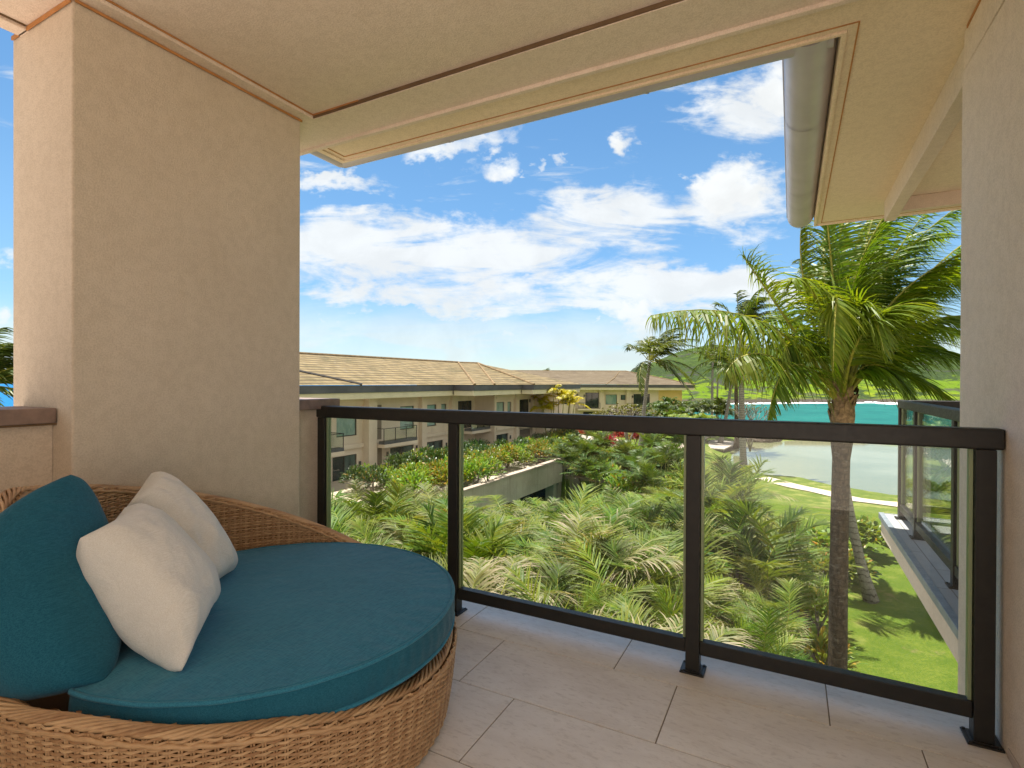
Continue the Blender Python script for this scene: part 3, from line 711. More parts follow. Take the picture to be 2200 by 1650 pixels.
def neighbour():
    t = thing('neighbouring_balcony', 'projecting balcony next door with grey tiles and pale stucco edge', 'balcony', (1.8, 4.4, 0))
    b = MB(); b.box(.776, 3.4, 2.933, 6.20, -.205, -.012); b.build('slab_edge', M['pale_stucco'], t, bevel=.004)
    b = MB(); b.box(.80, 3.4, 2.934, 6.18, -.0115, 0); b.build('floor_tiles', M['slab_tile'], t)
    b = MB(); b.box(.757, .7755, 2.936, 6.22, -.050, .0); b.box(.7565, 3.4, 6.201, 6.222, -.05, .0); b.box(.757, .80, 2.936, 6.222, .0005, .004); b.build('edge_flashing', M['flash'], t, bevel=.003)
    b = MB(); b.box(2.6, 3.4, 2.94, 6.1, .0, 2.60); b.build('rear_wall', M['pale_stucco'], t)
    b = MB(); b.box(2.585, 2.5995, 3.4, 5.6, .02, 2.2); b.build('sliding_door', M['pane_dark'], t)
    b = MB(); b.box(1.6, 3.4, 2.94, 5.9, -6.3, -.21); b.build('lower_wall', M['pale_stucco'], t)
    railing('dark bronze glass railing running outward on the balcony next door', [2.98, 4.17, 5.33, 6.03], .912, None, 'y', 2.94, 6.075)
    railing('dark bronze glass railing across the far end of the balcony next door', [1.02, 2.2, 3.3], 6.03, None, 'x', .95, 3.34)
neighbour()

# ================================================================== hotel wing on the left
def opening_wall(b, x, ys, zs, holes, depth=.16, mat_=0):
    """wall facing +x at plane x between ys and zs with rectangular holes (y0,y1,z0,z1) and their reveals"""
    Yc = sorted(set([ys[0], ys[1]] + [h[0] for h in holes] + [h[1] for h in holes])); Zc = sorted(set([zs[0], zs[1]] + [h[2] for h in holes] + [h[3] for h in holes]))
    for i in range(len(Yc) - 1):
        for j in range(len(Zc) - 1):
            ym, zm = (Yc[i] + Yc[i + 1]) / 2, (Zc[j] + Zc[j + 1]) / 2
            if any(h[0] < ym < h[1] and h[2] < zm < h[3] for h in holes): continue
            b.poly([(x, Yc[i], Zc[j]), (x, Yc[i + 1], Zc[j]), (x, Yc[i + 1], Zc[j + 1]), (x, Yc[i], Zc[j + 1])], mat_)
    for y0, y1, z0, z1 in holes:
        q = x - depth
        b.poly([(x, y0, z0), (x, y0, z1), (q, y0, z1), (q, y0, z0)], mat_); b.poly([(x, y1, z0), (q, y1, z0), (q, y1, z1), (x, y1, z1)], mat_)
        b.poly([(x, y0, z0), (q, y0, z0), (q, y1, z0), (x, y1, z0)], mat_); b.poly([(x, y0, z1), (x, y1, z1), (q, y1, z1), (q, y0, z1)], mat_)
def window(parent, x, h, kind='window', pane='pane', depth=.15, split=0):
    y0, y1, z0, z1 = h; f = .055; b = MB(); xa, xb = x - depth, x - depth + .06
    b.box(xa, xb, y0, y0 + f, z0, z1); b.box(xa, xb, y1 - f, y1, z0, z1); b.box(xa, xb, y0 + f, y1 - f, z0, z0 + f); b.box(xa, xb, y0 + f, y1 - f, z1 - f, z1)
    for k in range(split):
        ym = y0 + (y1 - y0) * (k + 1) / (split + 1); b.box(xa + .01, xb - .005, ym - .035, ym + .035, z0 + f, z1 - f)
    o = b.build(kind, M['frame'], parent)
    b = MB(); b.poly([(xa + .02, y0 + .02, z0 + .02), (xa + .02, y1 - .02, z0 + .02), (xa + .02, y1 - .02, z1 - .02), (xa + .02, y0 + .02, z1 - .02)])
    p = b.build('pane', M[pane], o)
    return o
def wall_lamp(parent, x, y, z):
    b = MB(); b.box(x, x + .10, y - .07, y + .07, z, z + .34); b.build('wall_lamp', M['dark_metal'], parent)

def hotel_wing():
    t = thing('hotel_wing', 'long tan two storey hotel wing with shingle hip roof and balconies', 'building', (-30, 38, -6.2))
    ZB, ZT = -9.7, .12; X1, X2, X3 = -27.0, -24.9, -23.6
    top = (-2.55, -.72); low = (-6.15, -3.85)
    hA = [(26.05, 27.95, *top), (25.7, 27.95, *low), (32.6, 34.35, *top), (35.75, 37.4, *top), (38.1, 38.9, -1.7, -.72), (31.45, 34.3, *low), (35.8, 38.4, *low), (40.5, 43.15, -3.1, -.55), (22.5, 24.6, *top), (22.2, 24.8, *low)]
    b = MB(); opening_wall(b, X1, (18, 29.35), (ZB, ZT), [h for h in hA if h[1] < 29]); opening_wall(b, X1, (29.35, 43.62), (ZB, ZT), [h for h in hA if h[0] > 29])
    hB = [(44.15, 45.75, *top), (46.4, 47.2, -1.75, -.75), (44.1, 46.6, -6.1, -3.85), (48.55, 51.25, -3.1, -.6)]
    b.poly([(X1, 43.62, ZB), (X2, 43.62, ZB), (X2, 43.62, ZT), (X1, 43.62, ZT)])
    opening_wall(b, X2, (43.62, 52.3), (ZB, ZT), hB)
    b.poly([(X2, 52.3, ZB), (X3, 52.3, ZB), (X3, 52.3, ZT), (X2, 52.3, ZT)]); opening_wall(b, X3, (52.3, 57.3), (ZB, ZT), [])
    b.poly([(X3, 57.3, ZB), (-44, 57.3, ZB), (-44, 57.3, ZT), (X3, 57.3, ZT)]); b.poly([(X1, 18, ZB), (-44, 18, ZB), (-44, 18, ZT), (X1, 18, ZT)]); b.poly([(-44, 18, ZB), (-44, 57.3, ZB), (-44, 57.3, ZT), (-44, 18, ZT)])
    b.build('wall', M['bld'], t)
    # pilasters, string course
    def pil(x, y0, y1, z0=ZB, z1=ZT, d=.24): b_ = MB(); b_.box(x + .001, x + d, y0, y1, z0, z1); b_.build('pilaster', M['bld'], t)
    pil(X1, 28.5, 29.35, d=.6); pil(X1, 34.95, 35.6, d=.35); pil(X1, 39.3, 40.2, d=.35); pil(X1, 20.9, 21.7, d=.35); pil(X2, 43.63, 44.0, d=.10); pil(X2, 47.75, 48.45, d=.3); pil(X2, 51.6, 52.29, d=.3)
    for x, y0, y1 in ((X1, 21.72, 28.48), (X1, 35.62, 39.28), (X2, 44.02, 47.73)):
        b = MB(); b.box(x + .002, x + .16, y0, y1, -3.42, -3.12); b.build('string_course', M['bld'], t)
    for x, y0, y1 in ((X1, 21.72, 28.48), (X1, 35.62, 39.28), (X2, 44.02, 47.73)):
        b = MB(); b.box(x + .002, x + .16, y0, y1, -.42, -.02); b.build('head_band', M['bld'], t)
    for h in hA:
        lo = h[3] < -3; window(t, X1, h, 'sliding_door' if lo or h[2] < -3 else 'window', 'pane_dark' if (h[2] < -3 and not lo) else ('pane' if lo else 'pane_teal'), split=1 if lo or h[2] < -3 else 0)
    for h in hB:
        lo = h[3] < -3; window(t, X2, h, 'sliding_door' if lo or h[2] < -3 else 'window', 'pane_dark' if (h[2] < -3 and not lo) else ('pane' if lo else 'pane_teal'), split=1 if lo or h[2] < -3 else 0)
    for x, y, z in ((X1, 28.2, -4.75), (X1, 31.1, -4.4), (X1, 38.85, -4.5), (X1, 40.25, -1.0), (X2, 46.95, -4.45), (X2, 51.4, -.95), (X1, 34.62, -4.3)): wall_lamp(t, x, y, z)
    # flat dark panels painting recess shade onto the wall: entry niche
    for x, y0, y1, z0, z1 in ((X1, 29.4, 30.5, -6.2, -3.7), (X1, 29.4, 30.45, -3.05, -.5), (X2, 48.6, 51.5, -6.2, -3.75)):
        b = MB(); b.box(x + .003, x + .02, y0, y1, z0, z1); b.build('recess_shade_panel', m_shade, t)
    # balconies
    def balc(x, y0, y1, proj, z=-3.25):
        b = MB(); b.box(x + .001, x + proj, y0, y1, z - .30, z - .06); s = b.build('balcony_slab', M['bld'], t)
        b = MB(); b.box(x + proj * .55, x + proj - .03, y0 + .02, y1 - .02, z - .058, z + .16); q = b.build('planter_kerb', M['fascia_dark'], s)
        b = MB(); xr = x + proj - .09
        b.box(xr - .03, xr + .03, y0, y1, z + 1.06, z + 1.10); b.box(x + .01, xr, y1 - .06, y1, z + 1.06, z + 1.10); b.box(x + .01, xr, y0, y0 + .06, z + 1.06, z + 1.10)
        for yy in np.linspace(y0 + .03, y1 - .03, 4): b.box(xr - .02, xr + .02, yy - .02, yy + .02, z, z + 1.06)
        rl = b.build('balcony_rail', M['rail'], t)
        b = MB(); b.box(xr - .006, xr + .006, y0 + .06, y1 - .06, z + .16, z + 1.05); b.box(x + .05, xr - .04, y1 - .036, y1 - .024, z + .16, z + 1.05); g = b.build('glass_pane', M['glass'], rl)
    balc(X1, 29.4, 33.2, 1.25); balc(X1, 40.25, 43.6, 1.8, -3.15); balc(X2, 48.5, 51.55, 1.0, -3.15); balc(X1, 18.3, 25.6, 1.2)
    # eaves: dark gutter fascia over cream board, soffit
    ze0, ze1, ze2 = .06, .48, .97
    P = [(-25.3, 14), (-25.3, 37.51), (-23.26, 37.51), (-23.26, 46.3), (-22.0, 46.3), (-22.0, 59.2), (-46, 59.2)]
    b = MB(); c = MB()
    for i in range(len(P) - 1):
        (xa, ya), (xb, yb) = P[i], P[i + 1]
        if xa == xb: b.box(xa - .12, xa, ya, yb, ze1, ze2); c.box(xa - .20, xa - .07, ya, yb - .07, ze0, ze1 - .002)
        else:
            hi, lo_ = max(xa, xb), min(xa, xb)
            if i == len(P) - 2: b.box(lo_, hi - .121, ya - .12, ya, ze1, ze2); c.box(lo_, hi - .21, ya - .2, ya - .07, ze0, ze1 - .002)
            else: b.box(lo_ - .119, hi - .121, ya, ya + .12, ze1, ze2); c.box(lo_ - .06, hi - .2, ya + .07, ya + .2, ze0, ze1 - .002)
    b.build('gutter_fascia', M['fascia_dark'], t); c.build('fascia_board', M['fascia_cream'], t)
    b = MB(); b.box(-29, -25.45, 14, 37.7, ze0 + .06, ze0 + .12); b.box(-29, -23.45, 37.71, 46.4, ze0 + .06, ze0 + .12); b.box(-29, -22.2, 46.41, 59.0, ze0 + .06, ze0 + .12); b.build('soffit', M['bld'], t)
    # roof planes
    R0, R1, R2 = (-35, 14, 3.42), (-35, 52.8, 3.5), (-34.6, 56.6, 3.52)
    zr = ze2 + .02; E = [(x + .05, y, zr) for x, y in P]
    b = MB()
    b.poly([E[0], E[1], R1, R0]); b.poly([E[1], E[2], R1]); e2b = (-23.21, 40.8, zr); b.poly([E[2], e2b, R2, R1]); b.poly([e2b, E[3], R2]); b.poly([E[3], E[4], R2]); b.poly([E[4], (-21.95, 59.25, zr), R2]); b.poly([(-21.95, 59.25, zr), (-46, 59.25, zr), R2])
    b.poly([R0, R1, (-45, 40, zr), (-45, 14, zr)]); b.poly([R1, R2, (-46, 59.25, zr), (-45, 40, zr)])
    rf = b.build('roof', M['roof'], t)
    b = MB()
    for a_, c_ in ((E[2], R1), (e2b, R2), (E[4], R2), (R0, R1), (R1, R2)):
        A, C_ = Vector(a_), Vector(c_); b.tube([A + Vector((0, 0, .02)), (A + C_) / 2 + Vector((0, 0, .04)), C_ + Vector((0, 0, .05))], .11, 6)
    o = b.build('ridge_cap', M['roof_rib'], rf)
    # valley of the near cross roof
    b = MB(); A = Vector((-25.25, 26.6, zr + .02)); Bq = Vector((-31.0, 22.4, 2.52)); b.poly([A, (-25.25, 14, zr + .02), (-31, 14, 2.54), Bq]); o = b.build('roof', M['roof'], t)
    b = MB(); b.tube([A + Vector((0, 0, .03)), Bq + Vector((0, 0, .05))], .10, 6); o = b.build('valley_flashing', M['frame'], t)
m_shade = m_plain('painted_shade_brown', (.22, .175, .13), .9, .2, 0, .1, 1)  # darkened brown that paints shade into the recess panels and lane wall
hotel_wing()

def terrace():
    t = thing('terrace_wall', 'long retaining wall with pale cap carrying the planted terrace over a dark lane', 'retaining wall', (-16.8, 32, -6.6))
    A = Vector((-16.95, 20.0)); B = Vector((-16.55, 39.6))
    b = MB(); b.prism([(-26.9, 20), (-16.95, 20), (-16.55, 39.6), (-26.9, 39.6)], -6.75, -5.42); b.build('terrace_slab', M['retain'], t)
    b = MB(); b.prism([(-16.94, 20), (-16.65, 20), (-16.25, 39.6), (-16.54, 39.6)], -6.72, -5.03); b.build('wall', M['retain'], t)
    b = MB(); b.prism([(-16.99, 20), (-16.60, 20), (-16.38, 29.5), (-16.77, 29.5)], -5.028, -4.94); b.prism([(-16.78, 29.5), (-16.37, 29.5), (-16.23, 36), (-16.64, 36)], -5.027, -4.90); b.prism([(-16.64, 36.0), (-16.22, 36.0), (-16.15, 39.65), (-16.57, 39.65)], -5.026, -4.86); b.build('cap', M['terracotta'], t)
    b = MB(); b.box(-17.4, -16.7, 38.9, 39.5, -9.8, -6.76); b.box(-21, -20.3, 38.9, 39.5, -9.8, -6.76); b.build('column', M['retain'], t)
    b = MB(); b.prism([(-26.9, 39.61), (-17.0, 39.61), (-18.2, 46), (-19.6, 54), (-22, 58), (-26.9, 58)], -9.0, -5.5); b.build('planter_bed', M['soil'], t)
    b = MB(); b.prism([(-17.0, 39.7), (-16.6, 39.7), (-17.8, 46), (-19.2, 54), (-21.8, 58.2), (-22.1, 58), (-19.6, 54), (-18.2, 46)], -9, -5.12); b.build('planter_wall', M['terracotta'], t)
    w = thing('retaining_wall', 'concrete wall with shade painted into its colour at the back of the sunken lane', 'retaining wall', (-13, 41, -9.6))
    b = MB(); b.box(-16.6, -9.0, 41.0, 41.4, -9.8, -6.5); b.box(-16.0, -15.2, 40.6, 40.99, -9.8, -6.6); b.build('wall', m_shade, w)
    s = MB(); s.box(-14.85, -14.45, 40.95, 40.99, -8.3, -7.55); o = s.build('notice_board', M['white']); tag(o, 'small white notice fixed to the dark lane wall', 'sign')
terrace()

def far_wing():
    """second hotel wing, facing the camera; local x to the right, local y away"""
    O = Vector((-17.3, 98.2, 0)); t = thing('hotel_wing', 'distant tan hotel wing with weathered hip roof facing the balcony', 'building', (O.x, O.y, 0), yaw)
    sc = 95 / FPX
    def lx(u): return (u - 1466) * sc
    def lz(v, k=1.0): return CAM_H + (821.2 - v) * sc * k
    b = MB(); L = -36.0; ZB = -7; ZT = .05
    def holes_wall(y, x0, x1, hs):
        Xc = sorted(set([x0, x1] + [h[0] for h in hs] + [h[1] for h in hs])); Zc = sorted(set([ZB, ZT] + [h[2] for h in hs] + [h[3] for h in hs]))
        for i in range(len(Xc) - 1):
            for j in range(len(Zc) - 1):
                xm, zm = (Xc[i] + Xc[i + 1]) / 2, (Zc[j] + Zc[j + 1]) / 2
                if any(h[0] < xm < h[1] and h[2] < zm < h[3] for h in hs): continue
                b.poly([(Xc[i], y, Zc[j]), (Xc[i + 1], y, Zc[j]), (Xc[i + 1], y, Zc[j + 1]), (Xc[i], y, Zc[j + 1])])
        for x0_, x1_, z0, z1 in hs:
            q = y + .2
            b.poly([(x0_, y, z0), (x0_, q, z0), (x0_, q, z1), (x0_, y, z1)]); b.poly([(x1_, y, z0), (x1_, y, z1), (x1_, q, z1), (x1_, q, z0)]); b.poly([(x0_, y, z1), (x0_, q, z1), (x1_, q, z1), (x1_, y, z1)]); b.poly([(x0_, y, z0), (x1_, y, z0), (x1_, q, z0), (x0_, q, z0)])
    W = [(lx(1234), lx(1243.5), lz(856.5), lz(846.5), 'window', 'pane_dark'), (lx(1258.5), lx(1287.5), lz(877.5), lz(844), 'sliding_door', 'pane_dark'), (lx(1302), lx(1326.5), lz(869.5), lz(848), 'window', 'pane_teal'),
         (lx(1334.5), lx(1345), lz(859.5), lz(848.5), 'window', 'pane'), (lx(1362), lx(1397), lz(877), lz(846.5), 'sliding_door', 'pane_dark'), (lx(1254), lx(1286), -6.6, lz(885), 'sliding_door', 'pane_dark'), (lx(1200), lx(1222), lz(869), lz(848), 'window', 'pane'), (lx(1300), lx(1326), -6.4, -4.0, 'window', 'pane'), (lx(1362), lx(1397), -6.6, -4.0, 'sliding_door', 'pane_dark')]
    holes_wall(0, L, 0, [w[:4] for w in W])
    b.poly([(L, 18, ZB), (L, 0, ZB), (L, 0, ZT), (L, 18, ZT)]); b.poly([(L, 18, ZB), (0, 18, ZB), (0, 18, ZT), (L, 18, ZT)])
    b.build('wall', M['bld'], t)
    b = MB(); b.poly([(0, 0, ZB), (0, 18, ZB), (0, 18, ZT), (0, 0, ZT)]); b.box(-4.2, -.002, -.03, -.002, ZB, ZT); b.build('end_wall', M['bld_glow'], t)  # reflected yellow glow painted on the end wall and front strip
    for x0, x1, z0, z1, kd, pn in W:
        f = .07; y = .14; q = MB(); q.box(x0, x0 + f, y, y + .06, z0, z1); q.box(x1 - f, x1, y, y + .06, z0, z1); q.box(x0 + f, x1 - f, y, y + .06, z0, z0 + f); q.box(x0 + f, x1 - f, y, y + .06, z1 - f, z1)
        if kd == 'sliding_door': q.box((x0 + x1) / 2 - .05, (x0 + x1) / 2 + .05, y + .01, y + .05, z0 + f, z1 - f)
        o = q.build(kd, M['frame'], t); q = MB(); q.poly([(x0, y + .04, z0), (x1, y + .04, z0), (x1, y + .04, z1), (x0, y + .04, z1)]); q.build('pane', M[pn], o)
    for u in (1293, 1231.5, 1351):
        q = MB(); q.box(lx(u) - .42, lx(u) + .42, -.45, -.002, ZB, ZT); q.build('pilaster', M['bld'], t)
    for u0, u1, v in ((1241, 1288, 877.5), (1347, 1398, 878)):
        q = MB(); q.box(lx(u0), lx(u1), -1.3, -.003, lz(v + 4), lz(v)); sl = q.build('balcony_slab', M['bld'], t)
        q = MB(); q.box(lx(u0), lx(u1), -1.25, -1.2, lz(v) + .98, lz(v) + 1.04); q.box(lx(u0), lx(u1), -1.25, -1.2, lz(v), lz(v) + .12)
        for k in range(5): xx = lx(u0) + (lx(u1) - lx(u0)) * k / 4; q.box(xx - .03, xx + .03, -1.25, -1.2, lz(v), lz(v) + 1)
        rl = q.build('balcony_rail', M['rail'], t); q = MB(); q.box(lx(u0), lx(u1), -1.232, -1.22, lz(v) + .12, lz(v) + .98); q.build('glass_pane', M['glass'], rl)
    for u, v in ((1256, 848), (1360, 850)):
        q = MB(); q.box(lx(u) - .09, lx(u) + .09, -.13, -.002, lz(v + 5), lz(v)); q.build('wall_lamp', M['dark_metal'], t)
    ze2, ze1, ze0 = .80, .30, -.12; ov = 1.75
    q = MB(); q.box(L - 2, ov, -ov, -ov + .12, ze1, ze2); q.box(ov - .12, ov, -ov + .121, 19.5, ze1, ze2); q.build('gutter_fascia', M['fascia_dark'], t)
    q = MB(); q.box(L - 2, ov - .07, -ov + .07, -ov + .2, ze0, ze1 - .002); q.box(ov - .2, ov - .07, -ov + .201, 19.4, ze0, ze1 - .002); q.build('fascia_board', M['fascia_cream'], t)
    q = MB(); q.box(L - 2, ov - .21, -ov + .21, 19.4, ze0 + .06, ze0 + .1); q.build('soffit', M['bld'], t)
    q = MB(); zr = ze2 + .03; R = (lx(1375) * 1.09, 9, 3.42); RL = (L - 2, 9, 3.42)
    q.poly([(L - 2, -ov - .05, zr), (ov + .05, -ov - .05, zr), R, RL]); q.poly([(ov + .05, -ov - .05, zr), (ov + .05, 19.6, zr), R]); q.poly([(ov + .05, 19.6, zr), (L - 2, 19.6, zr), RL, R])
    rf = q.build('roof', M['roof_far'], t)
    q = MB(); q.tube([(ov, -ov, zr + .03), (R[0], R[1], R[2] + .04)], .10, 6); q.tube([RL, R], .12, 6); q.tube([(lx(1299), -ov + .02, zr + .03), (lx(1299) + 2.2, 2.5, 1.95), (lx(1362) * 1.08, 8.9, 3.40)], .07, 6); q.build('ridge_cap', M['roof_rib'], rf)
far_wing()

# ================================================================== pond side things
def pond_side():
    d = thing('pond_deck', 'flat grey deck jutting over the pond edge', 'deck', (-8.2, 68.5, -6.6))
    b = MB(); q = [(-9.4, 64.8), (-6.7, 64.2), (-5.7, 73.6), (-9.2, 74.2)]
    b.prism(q, -6.42, -6.27); b.build('deck_top', M['timber'], d)
    b = MB(); b.prism([(-9.3, 65), (-6.8, 64.45), (-5.85, 73.4), (-9.1, 74)], -7.9, -6.425); b.build('deck_wall', M['rock'], d)
    s = thing('stone_platform', 'low stone slab platform on the far bank of the pond', 'platform', (1.2, 85.6, -6.4))
    b = MB(); b.prism([(-.8, 84.4), (5.4, 86.8), (5.2, 90.2), (-.6, 89.0)], -7.2, -6.24); b.build('slab_base', M['rock'], s)
    b = MB(); b.prism([(-.85, 84.3), (5.5, 86.7), (5.3, 90.3), (-.65, 89.1)], -6.238, -6.12); b.build('slab_top', M['terracotta'], s)
    r = random.Random(21)
    def rock(c, sx, sy, sz, label, grp):
        bm = bmesh.new(); bmesh.ops.create_icosphere(bm, subdivisions=3, radius=1)
        from mathutils import noise as nz; off = Vector((r.random() * 50, r.random() * 50, 0))
        for v in bm.verts:
            n_ = 1 + .38 * nz.noise(v.co * 1.3 + off) + .18 * nz.noise(v.co * 3.1 + off); v.co = Vector((v.co.x * sx * n_, v.co.y * sy * n_, v.co.z * sz * n_))
        me = bpy.data.meshes.new('rock'); bm.to_mesh(me); bm.free(); me.materials.append(M['rock'])
        o = bpy.data.objects.new('rock', me); COL.objects.link(o); o.location = c; tag(o, label, 'rock', grp)
    rock((-4.4, 80.2, -6.6), 2.1, .9, .8, 'dark lava boulder on the pond bank behind the tall grey palm trunk', 'rocks on the pond bank')
    rock((-2.9, 81.9, -6.7), 1.6, .8, .6, 'low dark boulder left of the stone slab platform', 'rocks on the pond bank')
    rock((8.4, 90.1, -6.7), 1.8, .8, .6, 'dark boulder at the waterline right of the stone slab platform', 'rocks on the pond bank')
    rock((10.8, 90.4, -6.8), 1.5, .7, .5, 'flat dark boulder at the far waterline left of the near palm trunk', 'rocks on the pond bank')
    w = MB(); w.box(13.2, 40, 89.6, 90.2, -7.2, -6.25); o = w.build('pond_wall', M['rock']); tag(o, 'low dark stone edging wall along the far side of the pond', 'wall')
pond_side()
# ================================================================== wicker daybed and its cushions
DC = Vector((-1.78, 1.318)); DR = .748
_ra = np.array([-100, -86, -72, -66, -59, -49, -32, -19, -7, 7, 14, 25, 45, 65, 84, 95, 103, 119, 137, 152, 165, 182, 195, 211, 228, 239, 249, 259.9])
_rz = np.array([.47, .432, .446, .44, .428, .408, .38, .342, .316, .292, .288, .286, .295, .33, .375, .408, .436, .518, .609, .681, .737, .794, .834, .873, .905, .86, .68, .47])
def rim_z(deg): return np.interp((np.asarray(deg) + 100) % 360 - 100, _ra, _rz)
def smooth_rim():
    a = np.arange(0, 360, 1.0); z = rim_z(a)
    for _ in range(2): z = (np.roll(z, 2) + 2 * np.roll(z, 1) + 3 * z + 2 * np.roll(z, -1) + np.roll(z, -2)) / 9
    return z
RZ = smooth_rim()
def rz(deg): return np.interp(np.asarray(deg) % 360, np.arange(361), np.append(RZ, RZ[0]))
def r_out(z): return DR - .036 * np.clip(1 - z / .36, 0, 1) ** 2
def r_in(z): return DR - .050 - .02 * np.clip(1 - (z - .25) / .25, 0, 1) ** 1.5

def daybed():
    t = thing('daybed', 'round honey coloured wicker daybed with high curved back', 'daybed', (DC.x, DC.y, 0))
    # backing shell
    b = MB(); n = 240; th = np.arange(n) * 2 * math.pi / n; dg = np.degrees(th); zt = rz(dg)
    rings = []
    for f in np.linspace(0, 1, 14): z = .012 + (zt - .03) * f; rings.append((r_out(z) - .008, z))
    for f in np.linspace(1, 0, 14): z = .20 + (zt - .225) * f; rings.append((r_in(z) + .006, z))
    vs = []
    for R, z in rings: vs += [(DC.x + R[k] * math.cos(th[k]), DC.y + R[k] * math.sin(th[k]), z[k]) for k in range(n)]
    fs = [(i * n + k, i * n + (k + 1) % n, (i + 1) * n + (k + 1) % n, (i + 1) * n + k) for i in range(len(rings) - 1) for k in range(n)]
    b.add(vs, fs, 1)
    # woven strands
    NS = 180; W = NS // 2; pitch = .0084
    def strands(rf, z0, outward, sgn, maxz):
        S = NS * 4; a = np.arange(S + 1) * 2 * math.pi / S; d = np.degrees(a); lim = rz(d) - .012; rows = int((maxz - z0) / pitch)
        wob = nrg.random(rows)
        for k in range(rows):
            z = z0 + k * pitch + .0016 * np.sin(a * 3 + k) + .0022 * np.sin(a * 17 + k * 1.7) * .3
            ok = z < lim
            off = .0038 * np.sin(a * W + k * math.pi) * outward
            rr = rf(z) + off + .0012 * outward
            ca, sa = np.cos(a), np.sin(a); hh = pitch * .46
            prof = ((-.0005, -hh), (.0030, -hh * .45), (.0034, hh * .35), (-.0005, hh))
            P = np.stack([np.stack([DC.x + (rr + outward * p) * ca, DC.y + (rr + outward * p) * sa, z + q], 1) for p, q in prof], 1)  # S+1,4,3
            o = len(b.v); b.v.extend(map(tuple, P.reshape(-1, 3).tolist()))
            tone = np.clip(.5 + .35 * (wob[k] - .5) + .25 * np.sin(a * 5 + k * 3.1) + .25 * (nrg.random(S + 1) - .5), 0, 1)
            b.c.extend([(float(v), 0, 0, 1) for v in np.repeat(tone, 4)])
            idx = np.nonzero(ok[:-1] & ok[1:])[0]
            for i in idx.tolist():
                p = o + i * 4; q = p + 4
                if outward > 0: b.f.extend([(p, q, q + 1, p + 1), (p + 1, q + 1, q + 2, p + 2), (p + 2, q + 2, q + 3, p + 3)])
                else: b.f.extend([(p, p + 1, q + 1, q), (p + 1, p + 2, q + 2, q + 1), (p + 2, p + 3, q + 3, q + 2)])
            b.m.extend([0] * (3 * len(idx)))
        # upright stakes in pairs
        for s_ in range(NS):
            for da in (-.0032, .0032):
                aa = (s_ + .5) * 2 * math.pi / NS + da / DR; top = float(rz(math.degrees(aa))) - .014
                zz = np.linspace(z0 - .003, top, max(3, int((top - z0) / .07)))
                R = rf(zz) + .0012 * outward; tx, ty = -math.sin(aa), math.cos(aa); ca, sa = math.cos(aa), math.sin(aa)
                vs = []
                for R_, z_ in zip(R, zz):
                    for p, w in ((-.002, -.0026), (.0022, -.0012), (.0022, .0012), (-.002, .0026)): vs.append((DC.x + (R_ + outward * p) * ca + w * tx, DC.y + (R_ + outward * p) * sa + w * ty, z_))
                m_ = len(zz); fs = [(i * 4 + k, i * 4 + k + 1, (i + 1) * 4 + k + 1, (i + 1) * 4 + k) for i in range(m_ - 1) for k in range(3)]
                b.add(vs, fs, 0, (.35 + .4 * rng.random(), 0, 0, 1))
    b.nc = True
    strands(r_out, .016, 1, 1, .91); strands(r_in, .215, -1, 1, .91)
    b.build('wicker_shell', [M['wicker'], M['wicker_back']], t, smooth=True)
    # braided rim
    b = MB(); S = 1400
    for k in range(8):
        pts = []
        for i in range(S):
            a = 2 * math.pi * i / S; ph = a * 19 + k * 2 * math.pi / 8; z = float(rz(math.degrees(a)))
            ro = .019 * math.cos(ph); zo = .0065 * math.sin(ph); R = float(r_out(z) + r_in(z)) / 2 + ro
            pts.append((DC.x + R * math.cos(a), DC.y + R * math.sin(a), z - .013 + zo))
        b.tube(pts, .0058, 6, 0, (.30 + .10 * k, 0, 0, 1), closed=True)
    for k in range(2):
        pts = []
        for i in range(900):
            a = 2 * math.pi * i / 900; z = float(rz(math.degrees(a))) - .027; R = float(r_out(z)) + .004 if k == 0 else float(r_in(z)) - .004
            pts.append((DC.x + R * math.cos(a), DC.y + R * math.sin(a), z + .0015 * math.sin(a * 77)))
        b.tube(pts, .0065, 6, 0, (.6, 0, 0, 1), closed=True)
    b.build('braided_rim', M['wicker'], t, smooth=True)
    b = MB(); b.lathe([(0, .318), (.655, .318), (.655, .29), (0, .29)], 72, 0, (DC.x, DC.y, 0)); b.build('seat_deck', M['wicker'], t)
daybed()

